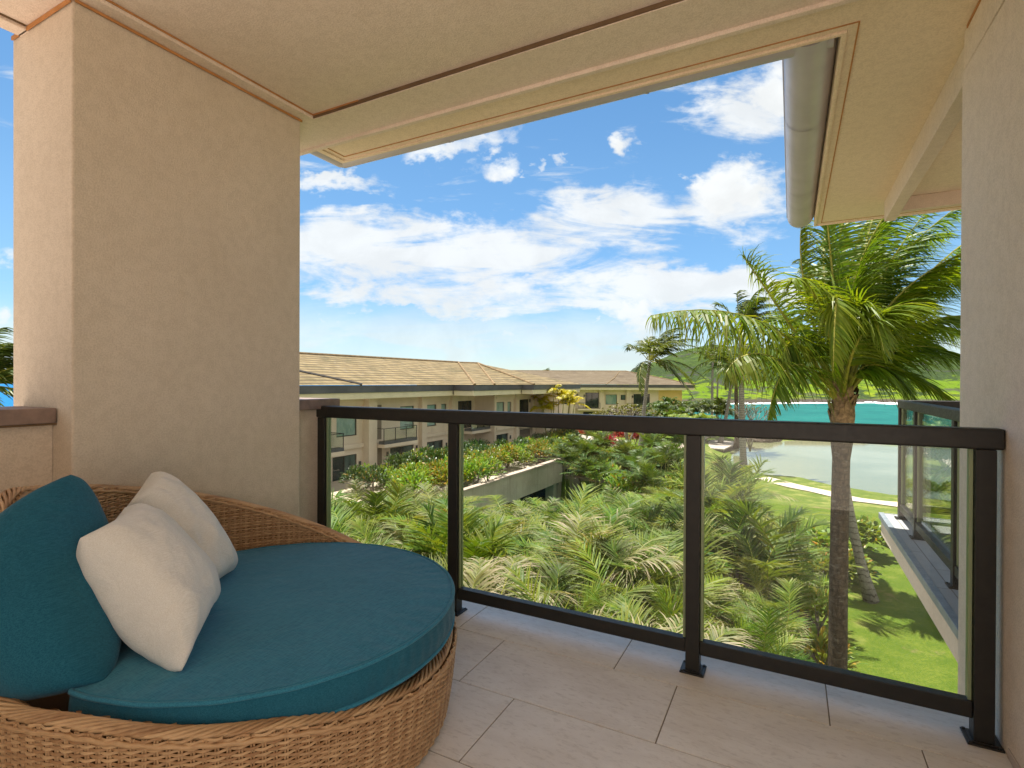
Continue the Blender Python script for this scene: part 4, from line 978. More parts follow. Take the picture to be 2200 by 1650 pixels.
def seat_cushion():
    c = (-1.713, 1.352); R = .664; z0, z1 = .336, .442
    t = thing('seat_cushion', 'round teal seat cushion with piped edges lying in the wicker daybed', 'cushion', (c[0], c[1], z0))
    from mathutils import noise as nz
    def RR(th): # the pad is cut straight towards the back cushion
        q = math.cos(th - rad(-127)); return 1.0 if q <= 0 else min(1.0, (.50 / R) / max(q, 1e-3))
    b = MB(); n = 256; prof = []
    for r in np.linspace(0, R - .02, 26): prof.append((r, 1, z1 + .016 * (1 - (r / R) ** 3)))
    vs = [(0, 0, 0)] ; vs[0] = (c[0], c[1], z1 + .016); m = len(prof) - 1
    for r, _, z in prof[1:]:
        for k in range(n):
            th = 2 * math.pi * k / n; rs = r * RR(th); x, y = rs * math.cos(th), rs * math.sin(th)
            edge = max(0, (r / R - .72) / .28)
            pk = .0022 * edge * math.sin(th * 46 + 2 * math.sin(th * 7)) + .0022 * nz.noise(Vector((x * 5, y * 5, 1))) + .0020 * nz.noise(Vector((x * 3 + y * 9, y * 2, 5)))
            vs.append((c[0] + x, c[1] + y, z + pk))
    fs = [(0, 1 + k, 1 + (k + 1) % n) for k in range(n)] + [(1 + i * n + k, 1 + (i + 1) * n + k, 1 + (i + 1) * n + (k + 1) % n, 1 + i * n + (k + 1) % n) for i in range(m - 1) for k in range(n)]
    # rounded shoulder to the piping
    base = 1 + (m - 1) * n
    rows = [(R - .008, z1 + .001 + .002), (R - .001, z1 - .004)]
    for r, z in rows:
        vs += [(c[0] + r * RR(2 * math.pi * k / n) * math.cos(2 * math.pi * k / n), c[1] + r * RR(2 * math.pi * k / n) * math.sin(2 * math.pi * k / n), z) for k in range(n)]
    for i in range(2): fs += [(base + i * n + k, base + (i + 1) * n + k, base + (i + 1) * n + (k + 1) % n, base + i * n + (k + 1) % n) for k in range(n)]
    b.add(vs, fs); b.build('cushion_top', M['teal'], t, smooth=True)
    b = MB(); vs = []; zz = np.linspace(z1 - .004, z0, 9)
    for z in zz:
        f = (z - z0) / (z1 - z0)
        for k in range(n * 2):
            th = math.pi * k / n; r = R + .006 * math.sin(math.pi * f) + .0012 * math.sin(th * 70 + 3 * math.sin(5 * th)) * math.sin(math.pi * f)
            r *= RR(th); vs.append((c[0] + r * math.cos(th), c[1] + r * math.sin(th), z))
    N2 = n * 2; b.add(vs, [(i * N2 + k, (i + 1) * N2 + k, (i + 1) * N2 + (k + 1) % N2, i * N2 + (k + 1) % N2) for i in range(8) for k in range(N2)])
    b.add([(c[0] + (R - .001) * RR(2 * math.pi * k / n) * math.cos(2 * math.pi * k / n), c[1] + (R - .001) * RR(2 * math.pi * k / n) * math.sin(2 * math.pi * k / n), z0) for k in range(n)], [tuple(reversed(range(n)))])
    b.build('cushion_side', M['teal_shaded'], t, smooth=True)
    for z in (z1 - .001, z0 + .004):
        b = MB(); b.tube([(c[0] + (R + .001) * RR(2 * math.pi * k / 160) * math.cos(2 * math.pi * k / 160), c[1] + (R + .001) * RR(2 * math.pi * k / 160) * math.sin(2 * math.pi * k / 160), z + .0008 * math.sin(k * .9)) for k in range(160)], .0068, 8, closed=True)
        b.build('piping', M['teal'], t, smooth=True)
seat_cushion()

def pillow(name, label, corners, T, m, pinch=.10, seed=1, sag=(0, 0), wr=.006, ears=.0, power=.42, boxy=0.0):
    """stuffed square pillow from its four corner points, counter-clockwise seen from the front"""
    from mathutils import noise as nz
    A, B, C, D = [Vector(p) for p in corners]; cen = (A + B + C + D) / 4
    nrm = (B - A).cross(D - A).normalized(); n = 34; b = MB(); vs = []; off = Vector((seed * 7.3, seed * 3.1, 0))
    for side in (1, -1):
        for j in range(n + 1):
            for i in range(n + 1):
                s, q = 2 * i / n - 1, 2 * j / n - 1
                s2 = s * (1 - pinch * (1 - q * q) * abs(s) ** 3); q2 = q * (1 - pinch * (1 - s * s) * abs(q) ** 3)
                x, y = (s2 + 1) / 2, (q2 + 1) / 2
                p = A * (1 - x) * (1 - y) + B * x * (1 - y) + C * x * y + D * (1 - x) * y
                h = max(0, (1 - s * s) * (1 - q * q)) ** power
                ed = max(abs(s), abs(q))
                w = wr * nz.fractal(Vector((s * 1.7, q * 1.7, side)) + off, 1, 2.2, 3) * h + wr * .9 * math.sin(9 * (s * .6 - q) + 3 * nz.noise(Vector((s * 2, q * 2, 2)) + off)) * h * max(0, ed - .45)
                # corner folds
                cr = max(0, abs(s) * abs(q) - .35) * wr * 1.6 * math.sin(14 * (abs(s) - abs(q)))
                p = p + nrm * side * (T * h + w + cr * h)
                p.z -= sag[0] * h * (1 - y); vs.append(p)
    K = (n + 1) ** 2; fs = []
    for j in range(n):
        for i in range(n):
            a = j * (n + 1) + i; fs.append((a, a + 1, a + n + 2, a + n + 1)); fs.append((K + a, K + a + n + 1, K + a + n + 2, K + a + 1))
    b.add(vs, fs)
    me = b.mesh(name, m, True); bm = bmesh.new(); bm.from_mesh(me); bmesh.ops.remove_doubles(bm, verts=bm.verts, dist=.0004); bm.to_mesh(me); bm.free()
    me.polygons.foreach_set('use_smooth', [True] * len(me.polygons))
    bot = Vector((cen.x, cen.y, min(A.z, B.z, C.z, D.z)))
    for v in me.vertices: v.co -= bot
    o = bpy.data.objects.new(name, me); COL.objects.link(o); o.location = bot
    tag(o, label, 'cushion' if 'back' in name else 'pillow'); sb = o.modifiers.new('smooth', 'SUBSURF'); sb.levels = sb.render_levels = 1
    return o
pillow('back_cushion', 'large teal back cushion propped against the high back of the daybed', [(-1.98, .65, .36), (-1.63, .755, .44), (-2.08, .865, .955), (-2.06, .66, .79)], .18, M['teal_shaded'], -.05, 4, wr=.005, power=.36)
pillow('throw_pillow', 'front cream linen pillow leaning on the teal back cushion', [(-1.85, .785, .795), (-1.47, .865, .452), (-1.80, 1.185, .472), (-2.07, 1.015, .815)], .14, M['linen'], .09, 2, wr=.016, power=.40)
pillow('throw_pillow', 'rear cream linen pillow standing behind the front pillow', [(-2.19, 1.09, .80), (-1.93, 1.20, .455), (-2.06, 1.43, .46), (-2.33, 1.24, .88)], .135, M['linen'], .03, 3, wr=.014, power=.34)
# ================================================================== plants
WIND = Vector((RGT.x, RGT.y, 0)) * 1.0
def bez(p0, p1, p2, t): return p0 * (1 - t) ** 2 + p1 * 2 * t * (1 - t) + p2 * t * t
def frond(b, p0, p1, p2, n, L, r, wind=.25, grav=.45, wid=.022, dry=.1, tone=None, up=Vector((0, 0, 1)), lift=.25, seg=3, side_only=0, mat_leaf=0, mat_stem=1, rach=.022, t0=.16, vee=.5, tipdry=0.0):
    """one feather frond along a bezier: tapered rachis and two rows of drooping leaflets"""
    p0, p1, p2 = Vector(p0), Vector(p1), Vector(p2)
    pts = [bez(p0, p1, p2, k / 10) for k in range(11)]
    b.tube(pts, [rach * (1 - .85 * k / 10) for k in range(11)], 5, mat_stem, (.5, 0, .2, 1))
    tone = r.random() if tone is None else tone
    for i in range(n):
        t = t0 + (1 - t0) * (i + .5 * r.random()) / n; p = bez(p0, p1, p2, t)
        tan = (bez(p0, p1, p2, min(1, t + .02)) - bez(p0, p1, p2, max(0, t - .02))).normalized()
        sd = tan.cross(up)
        if sd.length < .15: sd = tan.cross(Vector((1, .3, 0)))
        sd.normalize(); nu = sd.cross(tan).normalized()
        ln = L * (math.sin(math.pi * min(1, .12 + .88 * t) ** .8) * .55 + .5) * (1 if t < .8 else 1 - (t - .8) * 2.2) * r.uniform(.85, 1.1)
        for s in ((-1, 1) if not side_only else (side_only,)):
            if r.random() < .04: continue
            d = (sd * s * (1.0 - .45 * t) + tan * (.45 + .55 * t) + nu * (vee * (.6 + .4 * r.random()) * lift * 2) + WIND * wind * r.uniform(.5, 1.4) + Vector((r.uniform(-.12, .12), r.uniform(-.12, .12), r.uniform(-.12, .12)))).normalized()
            q = Vector(p); vs = []; cs = []; wdir = d.cross(nu)
            if wdir.length < .1: wdir = tan.copy()
            wdir.normalize(); wdir = (wdir + nu * r.uniform(-.5, .5)).normalized()
            tn = min(1, max(0, tone + r.uniform(-.22, .22))); dr = min(1, max(0, dry * r.uniform(0, 1.8)))
            g = grav * r.uniform(.7, 1.3)
            for k in range(seg + 1):
                f = k / seg; w = wid * (1 - f) ** .7 * (1 if k else .55) + .0015
                dd = dr + tipdry * f * f * r.uniform(.4, 1.2)
                vs += [q - wdir * w, q + wdir * w]; cs += [(tn, f, min(1, dd), 1)] * 2
                d = (d + Vector((0, 0, -g / seg)) + WIND * wind * .5 / seg).normalized(); q = q + d * (ln / seg)
            b.add(vs, [(2 * k, 2 * k + 1, 2 * k + 3, 2 * k + 2) for k in range(seg)], mat_leaf, cs)

def coco_crown(r, nf, L, leaf, wind=.35, wid=.03, n=34, drop=.75, bias=1.0):
    """wind-swept coconut crown around the origin"""
    b = MB()
    for i in range(nf):
        az = i * 2.39996 + r.uniform(-.2, .2); el = rad(r.uniform(-12, 78)) if i > nf * .35 else rad(r.uniform(35, 85))
        d = Vector((math.cos(az) * math.cos(el), math.sin(az) * math.cos(el), math.sin(el)))
        d = (d + WIND * .45 * bias * (1 if i % 3 else .4)).normalized(); ln = L * r.uniform(.8, 1.08)
        p0 = d * .12; p1 = d * ln * .58 + Vector((0, 0, .10 * ln)); p2 = d * ln * .92 + WIND * ln * .22 * bias + Vector((0, 0, -drop * ln * (.25 + .55 * max(0, .9 - d.z))))
        frond(b, p0, p1, p2, n, leaf, r, wind, .8, wid, .06, None, lift=.12, seg=3, rach=.028 * L / 3.6, vee=.3, tipdry=.15)
    return b
def trunk_path(base, top, bend, n=14):
    base, top, bend = Vector(base), Vector(top), Vector(bend)
    return [bez(base, (base + top) / 2 + bend, top, k / n) for k in range(n + 1)]
def coco_palm(name, label, base, top, bend, r0, r1, crown, mats, bark, group=None, sway=0.0, rz=0.0, sc=1.0):
    t = thing(name, label, 'palm tree', base, 0, group)
    p = trunk_path(base, top, bend); n = len(p) - 1
    rr = [r0 * 1.55 if k == 0 else (r0 * 1.18 if k == 1 else r0 + (r1 - r0) * k / n) for k in range(n + 1)]
    b = MB(); b.tube(p, rr, 14); b.build('trunk', bark, t, smooth=True)
    me = crown if not isinstance(crown, MB) else crown.mesh('crown', mats, False)
    o = inst('crown', me, t); o.matrix_parent_inverse = Matrix.Translation(t.location).inverted(); o.location = top; o.rotation_euler = (0, 0, rz); o.scale = (sc,) * 3
    return t

def near_palm():
    """the coconut palm right of centre, fronds laid out as they hang in the wind"""
    r = random.Random(42); D = 10.2
    top = at(1811, 862, d=D); base = at(1800, 1620, d=D); base.z = -6.25
    t = thing('coconut_palm', 'tall coconut palm with wind swept crown close to the right end of the railing', 'palm tree', (base.x, base.y, -6.2))
    p = trunk_path(base, top, (-.06, 0, 0), 26); n = 26
    rr = [.168 + .07 * math.exp(-k * .8) - .02 * k / n for k in range(n + 1)]
    for k in range(n - 3, n + 1): rr[k] = .18 + .03 * (k - n + 3)
    from mathutils import noise as nz
    b = MB(); b.tube(p[:-2], [q * (1 + .05 * nz.noise(Vector((0, 0, i * .9)))) for i, q in enumerate(rr[:-2])], 18); b.build('trunk', M['bark'], t, smooth=True)
    b = MB(); ax = (p[-1] - p[-4]).normalized()
    b.tube([p[-4], p[-3], p[-2], p[-1], p[-1] + Vector((.01, 0, .18)), p[-1] + Vector((0, 0, .40))], [.16, .19, .21, .19, .14, .09], 16)
    for k in range(26):
        az = k * 2.4; z = r.uniform(-.42, .2); R = .2; q = p[-1] + Vector((math.cos(az) * R, math.sin(az) * R, z)); o = Vector((math.cos(az), math.sin(az), 0)); sd = Vector((-o.y, o.x, 0))
        w = r.uniform(.05, .11); h = r.uniform(.12, .30)
        b.add([q - sd * w, q + sd * w, q + sd * w * .5 + o * .05 + Vector((0, 0, h)), q - sd * w * .4 + o * .06 + Vector((0, 0, h * .9))], [(0, 1, 2, 3)])
    b.build('crown_shaft', M['fiber'], t, smooth=False)
    C = top + Vector((0, 0, .15))
    spec = [  # mid px, tip px, depth mid, depth tip, leaf length, gravity, leaflets
        ((1640, 690), (1398, 678), 10.0, 9.6, 1.15, 2.6, 62), ((1655, 760), (1560, 800), 9.7, 9.2, .9, 2.2, 40), ((1670, 650), (1594, 548), 10.4, 10.6, .9, 1.7, 56), ((1735, 640), (1722, 478), 10.3, 10.2, .72, 1.1, 54),
        ((1790, 600), (1768, 400), 10.0, 9.6, .8, .9, 60), ((1800, 560), (1850, 330), 10.3, 10.6, .9, .75, 64), ((1845, 600), (1960, 370), 10.6, 11.2, .95, .7, 64),
        ((1870, 640), (2010, 430), 10.2, 10.3, .95, .7, 64), ((1900, 665), (2085, 535), 9.6, 9.0, .95, .85, 66), ((1940, 640), (2110, 600), 10.8, 11.5, .95, .9, 60),
        ((1960, 700), (2170, 690), 10.0, 9.8, .95, .9, 60), ((1940, 745), (2130, 800), 9.7, 9.2, .9, 1.0, 58), ((1910, 790), (2060, 880), 10.0, 9.9, .8, 1.0, 48), ((1800, 640), (1790, 800), 9.2, 8.7, .75, 1.4, 50),
        ((1850, 660), (1900, 760), 9.3, 8.6, .8, 1.3, 52), ((1720, 700), (1640, 690), 11.2, 12.0, .75, 1.2, 50), ((1830, 560), (1900, 440), 11.2, 12.2, .9, .8, 56), ((1890, 580), (2040, 500), 11.4, 12.6, .9, .8, 56), ((1770, 560), (1800, 450), 11.0, 12.0, .8, .9, 52), ((1980, 600), (2150, 480), 11.0, 12.0, .95, .7, 60),
        ((1710, 780), (1650, 900), 9.6, 9.3, .62, 1.4, 40), ((1860, 700), (1990, 650), 9.2, 8.6, .9, 1.0, 60), ((1760, 650), (1700, 600), 9.6, 9.2, .9, 1.9, 52),
        ((1850, 560), (1990, 380), 9.8, 9.4, 1.1, .8, 64), ((1900, 600), (2080, 430), 10.6, 10.8, 1.1, .8, 64), ((1860, 520), (1930, 350), 11.2, 12.0, 1.1, .8, 60), ((1920, 700), (2100, 730), 11.4, 12.4, 1.1, 1.0, 60), ((1890, 720), (2040, 760), 10.6, 11.2, 1.05, 1.1, 60), ((1930, 640), (2120, 560), 9.8, 9.6, 1.1, .9, 64), ((1725, 720), (1690, 760), 10.4, 10.4, .9, 2.2, 42), ((1870, 780), (1960, 850), 9.6, 9.2, .9, 1.8, 44)]
    b = MB()
    for i, (m, e, dm, de, L, g, n_) in enumerate(spec):
        pm, pe = at(*m, d=dm), at(*e, d=de); c1 = pm * 2 - (C + pe) * .5    # curve passes through the mid point
        base_ = C + (c1 - C).normalized() * .12 + Vector((0, 0, -.22))
        frond(b, base_, c1, pe, int(n_ * 1.8), L * 1.1, r, .6, g, .023, .05 if i not in (0, 1) else .22, .35 + .5 * r.random(), lift=.06, seg=4, rach=.040, t0=.2, vee=.2, tipdry=.12)
    o = b.build('crown', [M['coco'], M['petiole']], t)
near_palm()

r_ = random.Random(9)
crown_meshes = [coco_crown(random.Random(s), 24, 3.5, .85, .42, .055, 30, .8).mesh('palm_crown', [M['coco_far'], M['petiole']]) for s in (1, 2, 3)]
def px_palm(u, v_top, d, ub, vb=None, zb=None, label='', mesh=0, sc=1.0, r0=.17, r1=.11, bend=(0, 0, 0), group='coconut palms in the garden', rz=0.0, bark='bark_grey'):
    tp = at(u, v_top, d=d); bs = at(ub, vb, z=zb) if vb else at(ub, v_top, d=d)
    if vb is None: bs.z = zb
    else:
        k = d / (bs - Vector((0, 0, CAM_H))).dot(FWD); 
    return coco_palm('coconut_palm', label, tuple(bs), tuple(tp), bend, r0, r1, crown_meshes[mesh], None, M[bark], group, rz=rz, sc=sc)
px_palm(1396, 777, 57, 1376, None, -6.3, 'slender coconut palm rising in front of the distant hotel wing', 0, 1.55, .24, .15, (-.1, 0, 0))
px_palm(1592, 705, 46, 1600, None, -6.9, 'tall grey trunked coconut palm standing at the left edge of the pond', 1, 1.35, .30, .17, (-.12, 0, 0), rz=.4)
px_palm(1581, 790, 62, 1584, None, -6.4, 'dark trunked coconut palm just left of the tall grey palm', 2, 1.25, .27, .17, (0, 0, 0), bark='bark')
px_palm(1575, 785, 66, 1548, None, -6.4, 'leaning coconut palm with thin trunk curving behind the dark green trees', 0, 1.15, .24, .15, (.35, 0, 0), rz=2.0)
px_palm(1531, 778, 84, 1530, None, -6.4, 'small far coconut palm in front of the scrubby hillside', 1, 1.35, .24, .15, (0, 0, 0), rz=1.1)
px_palm(1543, 790, 98, 1540, None, -6.4, 'faint slim coconut palm furthest towards the bay', 2, .8, .2, .13, (0, 0, 0), rz=2.6)
px_palm(1167, 806, 135, 1167, None, -6.2, 'palm crown peeping over the ridge of the distant hotel wing', 0, .8, .24, .16)
px_palm(-60, 840, 20, -60, None, -6.3, 'coconut palm whose frond tips show left of the wall pier', 1, .98, .2, .12, (0, 0, 0), rz=0.9)
# second leaning trunk behind the near palm
bs = at(1872, 1292, z=-6.22); tp = at(1803, 660, d=18.6)
coco_palm('coconut_palm', 'leaning pale coconut palm trunk on the lawn behind the near palm', (bs.x, bs.y, -6.22), tuple(tp), (-.85, 0, 0), .16, .12, crown_meshes[2], None, M['bark_grey'], None, sc=.92, rz=.7)

# ---------------------------------------------------------------- areca thicket under the railing
def areca(r, h, nf, dry, L=2.1, bright=.5, nl=42, wl=.021, m='areca'):
    b = MB(); stems = MB(); ns = r.randint(5, 7)
    for s in range(ns):
        az = r.uniform(0, 6.28); R = r.uniform(.05, .55); lean = Vector((math.cos(az), math.sin(az), 0)) * r.uniform(.1, .5) + WIND * .15
        f0 = Vector((math.cos(az) * R, math.sin(az) * R, 0)); f1 = f0 + lean + Vector((0, 0, h * r.uniform(.55, .80)))
        stems.tube([f0, (f0 + f1) / 2 + lean * -.1, f1], [.035, .03, .022], 6)
        k = max(2, round(nf / ns))
        for i in range(k):
            a2 = az + i * 2.2 + r.uniform(-.5, .5); el = rad(r.uniform(35, 82)); d = Vector((math.cos(a2) * math.cos(el), math.sin(a2) * math.cos(el), math.sin(el)))
            ln = L * r.uniform(.7, 1.25); d = (d + WIND * .22).normalized()
            p1 = f1 + d * ln * .6; p2 = f1 + d * ln * .85 + Vector((d.x, d.y, 0)) * ln * .35 + WIND * ln * .15 + Vector((0, 0, -.22 * ln * r.uniform(.4, 1.6)))
            dr = dry * r.choice((0, 0, .1, .35, .8)); tn = min(1, max(0, bright + r.uniform(-.4, .4)))
            frond(b, f1, p1, p2, nl, .92, r, .14, .40 + .7 * dr, wl, dr * .32, tn, lift=.30, seg=3, rach=.018, t0=.14, vee=.6, tipdry=.16 + 1.3 * dr)
    return b.mesh('areca_crown', [M[m], M['petiole']]), stems.mesh('areca_canes', [M['cane']], True)
areca_var = [areca(random.Random(100 + i), 4.1, 19, (.25, .8, .5, 1.0, .1, .65)[i], 3.1, (.5, .55, .35, .6, .45, .7)[i]) for i in range(6)]
areca_far = [areca(random.Random(150 + i), 4.1, 18, (.3, .9, .5, .7)[i], 3.0, (.5, .6, .4, .7)[i], 26, .038) for i in range(4)]
areca_mid = [areca(random.Random(160 + i), 4.1, 20, .2, 3.0, (.4, .6)[i], 22, .06, 'coco_far') for i in range(2)]
areca_all = areca_var + areca_far + areca_mid
def put_areca(x, y, k, sc, rz, z=None, label='feathery areca palm with browned leaf tips in the dense thicket below the railing', grp='areca palms below the railing', zs=1.0):
    zg = float(ground_z(x, y)) if z is None else z
    t = thing('areca_palm', label, 'palm', (x, y, zg), rz, grp)
    inst('crown', areca_all[k][0], t, sc=(sc, sc, sc * zs)); inst('canes', areca_all[k][1], t, sc=(sc, sc, sc * zs))
ar = random.Random(77)
spots = []
for yy in np.arange(5.2, 25, 1.75):
    for xx in np.arange(-15, 1.2, 1.8):
        x, y = xx + ar.uniform(-.5, .5), yy + ar.uniform(-.5, .5)
        u_dir = None; q = Vector((x, y, -2)) - Vector((0, 0, CAM_H)); dpt = q.dot(FWD); u = 1100 + FPX * q.dot(RGT) / dpt
        lim = 1.0 - .02 * (y - 6)
        if x > (-1.25 if y < 14 else -.7): continue
        if dpt < 4.6 or u < 640 or u > 1800: continue
        if x < -8.6 and y > 21.5: continue
        spots.append((x, y, u, dpt))
for x, y in ((-.75, 7.6), (-.45, 9.3), (-.85, 10.9), (-.35, 12.4), (-.7, 14.2), (-.3, 15.9), (-.55, 17.6), (-.9, 6.3), (-.25, 19.4)):
    put_areca(x, y, ar.randrange(6), ar.uniform(.50, .60), ar.uniform(0, 6.28), label='small areca palm at the right edge of the thicket beside the near palm trunk', grp='small areca palms at the thicket edge')
for i, (x, y, u, dpt) in enumerate(spots):
    # canopy top follows the skyline of the thicket in the photograph
    vtop = np.interp(u, [680, 760, 860, 960, 1010, 1100, 1200, 1260, 1330, 1480, 1520, 1620, 1720, 1790, 1810], [1030, 1050, 1035, 1075, 1095, 1140, 1150, 1075, 1060, 1050, 1015, 1003, 1015, 1085, 1150])
    ztop = CAM_H - (vtop - 8 - 820) / FPX * dpt
    ztop = min(ztop, -1.35 - .3 * ar.random()); hgt = max(2.3, ztop + 6.2)
    s = hgt / (5.0 if u > 1480 else 5.7)
    put_areca(x, y, ar.randrange(6) if dpt < 12.5 else 6 + ar.randrange(4), max(.75, s) * ar.uniform(.9, 1.05), ar.uniform(0, 6.28), zs=s / max(.75, s))

# ---------------------------------------------------------------- leafy shrubs
def shrub(r, w, h, n, L, wid, up=.5, droop=.5, stems=True, mats=None, dome=1.0, spiky=False):
    b = MB()
    if stems:
        for k in range(7):
            az = r.uniform(0, 6.28); q = Vector((math.cos(az) * w * .3, math.sin(az) * w * .3, h * .7)); b.tube([(0, 0, 0), q * .5, q], [.03, .022, .012], 5, 1, (.4, 0, .4, 1))
    for i in range(n):
        az = r.uniform(0, 6.28); ph = math.acos(r.uniform(-.15, 1)); rr = (r.random() ** .38)
        p = Vector((math.sin(ph) * math.cos(az) * w / 2 * rr, math.sin(ph) * math.sin(az) * w / 2 * rr, h * .42 + math.cos(ph) * h * .5 * rr * dome))
        o = Vector((math.cos(az) * math.sin(ph), math.sin(az) * math.sin(ph), math.cos(ph) * .8 + up)).normalized()
        o = (o + Vector((r.uniform(-.5, .5), r.uniform(-.5, .5), r.uniform(-.4, .4)))).normalized()
        s = o.cross(Vector((0, 0, 1)));  s = s.normalized() if s.length > .1 else Vector((1, 0, 0))
        s = (s + Vector((0, 0, r.uniform(-.5, .5)))).normalized(); l = L * r.uniform(.7, 1.2); w_ = wid * r.uniform(.8, 1.2)
        tn = r.random(); d0 = .0 if r.random() > .08 else r.uniform(.3, 1); m1 = p + o * l * .45 + Vector((0, 0, -.03 * l)); m2 = p + o * l * .8 + Vector((0, 0, -droop * .18 * l)); e = p + o * l + Vector((0, 0, -droop * .4 * l))
        b.add([p, m1 - s * w_, m1 + s * w_, m2 - s * w_ * .7, m2 + s * w_ * .7, e], [(0, 1, 2), (1, 3, 4, 2), (3, 5, 4)], 0, [(tn, f, d0, 1) for f in (0, .4, .4, .8, .8, 1)])
    return b
def shrub_mesh(seed, w, h, n, L, wid, m, **k): return shrub(random.Random(seed), w, h, n, L, wid, **k).mesh('shrub_foliage', [M[m], M['branch']])
def put(name, label, cat, me, x, y, z=None, sc=1.0, rz=0.0, grp=None, zs=1.0):
    zg = float(ground_z(x, y)) - .02 if z is None else z
    o = inst(name, me, None, (x, y, zg), (0, 0, rz), (sc, sc, sc * zs)); return tag(o, label, cat, grp)

ti_g = [shrub_mesh(200 + i, 1.9, 1.9, 420, .52, .055, ('shrub_bright', 'shrub_bright', 'orange_leaf', 'shrub_bright')[i], up=.9, droop=.9) for i in range(4)]
ti_d = [shrub_mesh(220 + i, 2.0, 2.1, 420, .55, .055, 'shrub_dark', up=.8, droop=.9) for i in range(2)]
pr2 = random.Random(31)
for i, yy in enumerate(np.arange(23.5, 39.4, 1.25)):
    for j, xo in enumerate((0.95, 2.6, 4.3, 6.2)):
        x = -16.9 - xo + pr2.uniform(-.35, .35); y = yy + pr2.uniform(-.35, .35)
        if j == 0 and pr2.random() < .35: continue
        dk = j >= 2 and pr2.random() < .65
        h = pr2.uniform(.75, 1.0) * (1.0 if j < 2 else 1.0)
        put('terrace_shrub', ('dark leafed shrub in the terrace planting against the hotel wing' if dk else 'lime green ti shrub in the terrace planting above the retaining wall'), 'shrub', pr2.choice(ti_d) if dk else pr2.choice(ti_g), x, y, -5.45, h, pr2.uniform(0, 6.28), 'shrubs on the planted terrace')
for i, yy in enumerate(np.arange(40.5, 57.5, 1.5)):
    xw = np.interp(yy, [39.6, 46, 54, 58], [-17, -18.2, -19.6, -22])
    for j, xo in enumerate((.9, 2.4, 4.0)):
        x = xw - xo + pr2.uniform(-.3, .3); y = yy + pr2.uniform(-.4, .4); k = pr2.random()
        put('terrace_shrub', 'glossy green shrub in the curved planter beside the hotel wing', 'shrub', pr2.choice(ti_g[:2] + ti_d), x, y, -5.5, pr2.uniform(.62, .85), pr2.uniform(0, 6.28), 'shrubs in the curved planter')
red = [shrub_mesh(240 + i, 1.3, 1.5, 260, .5, .06, 'red_leaf', up=1.0, droop=.7) for i in range(2)]
for u, v, d, lab in ((1205, 925, 66, 'red ti plant by the corner of the near hotel wing'), (1222, 925, 68, 'red ti plant at the end of the planter beside the pale path'), (1240, 934, 64, 'crimson ti plant drooping over the planter wall'), (1258, 920, 76, 'small red ti plant behind the pale terrace path'),
                     (1331, 938, 66, 'dark red ti plant on a pale trunk left of the slender palm'), (1366, 946, 64, 'bright red ti plant at the foot of the slender palm'), (1312, 964, 58, 'red ti plant among yellow green ground cover'), (1424, 926, 76, 'pinkish red ti plant in the dark hedge'), (1308, 921, 80, 'purple red ti plant in the far hedge')):
    p = at(u, v, d=d); zt = min(p.z, -4.4); zg = -5.6 if u < 1250 else float(ground_z(p.x, p.y)); put('red_ti_plant', lab, 'plant', pr2.choice(red), p.x, p.y, zg, 1.3 * max(.8, (p.z + .5 - zg) / 1.5), pr2.uniform(0, 6), 'red ti plants')

hed = [shrub_mesh(260 + i, 2.0, 1.25, 1100, .17, .045, 'hedge', up=.4, droop=.3, dome=.9) for i in range(3)]
gcv = [shrub_mesh(270 + i, 2.4, 1.0, 900, .24, .05, 'shrub_bright', up=.6, droop=.5) for i in range(3)]
drk = [shrub_mesh(280 + i, 2.6, 1.7, 900, .26, .06, 'shrub_dark', up=.5, droop=.5) for i in range(3)]
# low ground cover round the garden path, dark hedge row, mounded shrubs
for u, v, sc in ((1285, 962, .9), (1300, 972, .95), (1330, 970, .9), (1292, 985, .95), (1322, 985, .95), (1350, 975, .9), (1310, 950, .8), (1375, 965, .8), (1345, 958, .8)):
    p = at(u, v + 12, z=-6.2); put('ground_cover', 'yellow green ground cover mound beside the garden path', 'shrub', pr2.choice(gcv), p.x, p.y, None, sc * 1.1, pr2.uniform(0, 6), 'ground cover mounds by the path')
for k, u in enumerate(range(1225, 1490, 15)):
    p = at(u, 958 - .02 * (u - 1225), z=-6.2); dd = 74 + (k % 3) * 2.2; p = at(u, 935, d=dd); put('hedge_shrub', 'dark green hedge shrub in the row before the distant hotel wing', 'hedge', pr2.choice(drk), p.x, p.y, None, pr2.uniform(.75, 1.0), pr2.uniform(0, 6), 'dark hedge row')
for u, v, sc, lab in ((1470, 975, .95, 'round light green shrub beside the garden path left of the railing post'), (1515, 948, .8, 'yellow green shrub behind the pond deck')):
    p = at(u, v, z=-6.2); put('mound_shrub', lab, 'shrub', hed[0], p.x, p.y, None, sc * 1.6, 0, None, 1.2)
# leafy mid-ground beyond the thicket
mid = [(1225, 1045, 38), (1262, 1030, 42), (1300, 1040, 36), (1335, 1028, 41), (1365, 1040, 36), (1395, 1025, 43), (1420, 1045, 38), (1450, 1035, 40), (1340, 1060, 31), (1400, 1065, 30), (1280, 1065, 33), (1460, 1060, 31), (1240, 1010, 45), (1290, 1005, 48), (1350, 1000, 47), (1400, 998, 47)]
for i, (u, v, d) in enumerate(mid):
    p = at(u, v, d=d)
    if i % 3 != 2:
        put_areca(p.x, p.y, 10 + i % 2, .62, pr2.uniform(0, 6), -6.25, 'smaller areca palm in the shady middle of the garden beyond the thicket', 'areca palms in mid garden', .95)
    else: put('mound_shrub', 'glossy green shrub among the mid garden palms', 'shrub', pr2.choice(ti_g[:2]), p.x, p.y, -6.25, 1.15, pr2.uniform(0, 6), 'shrubs in mid garden')
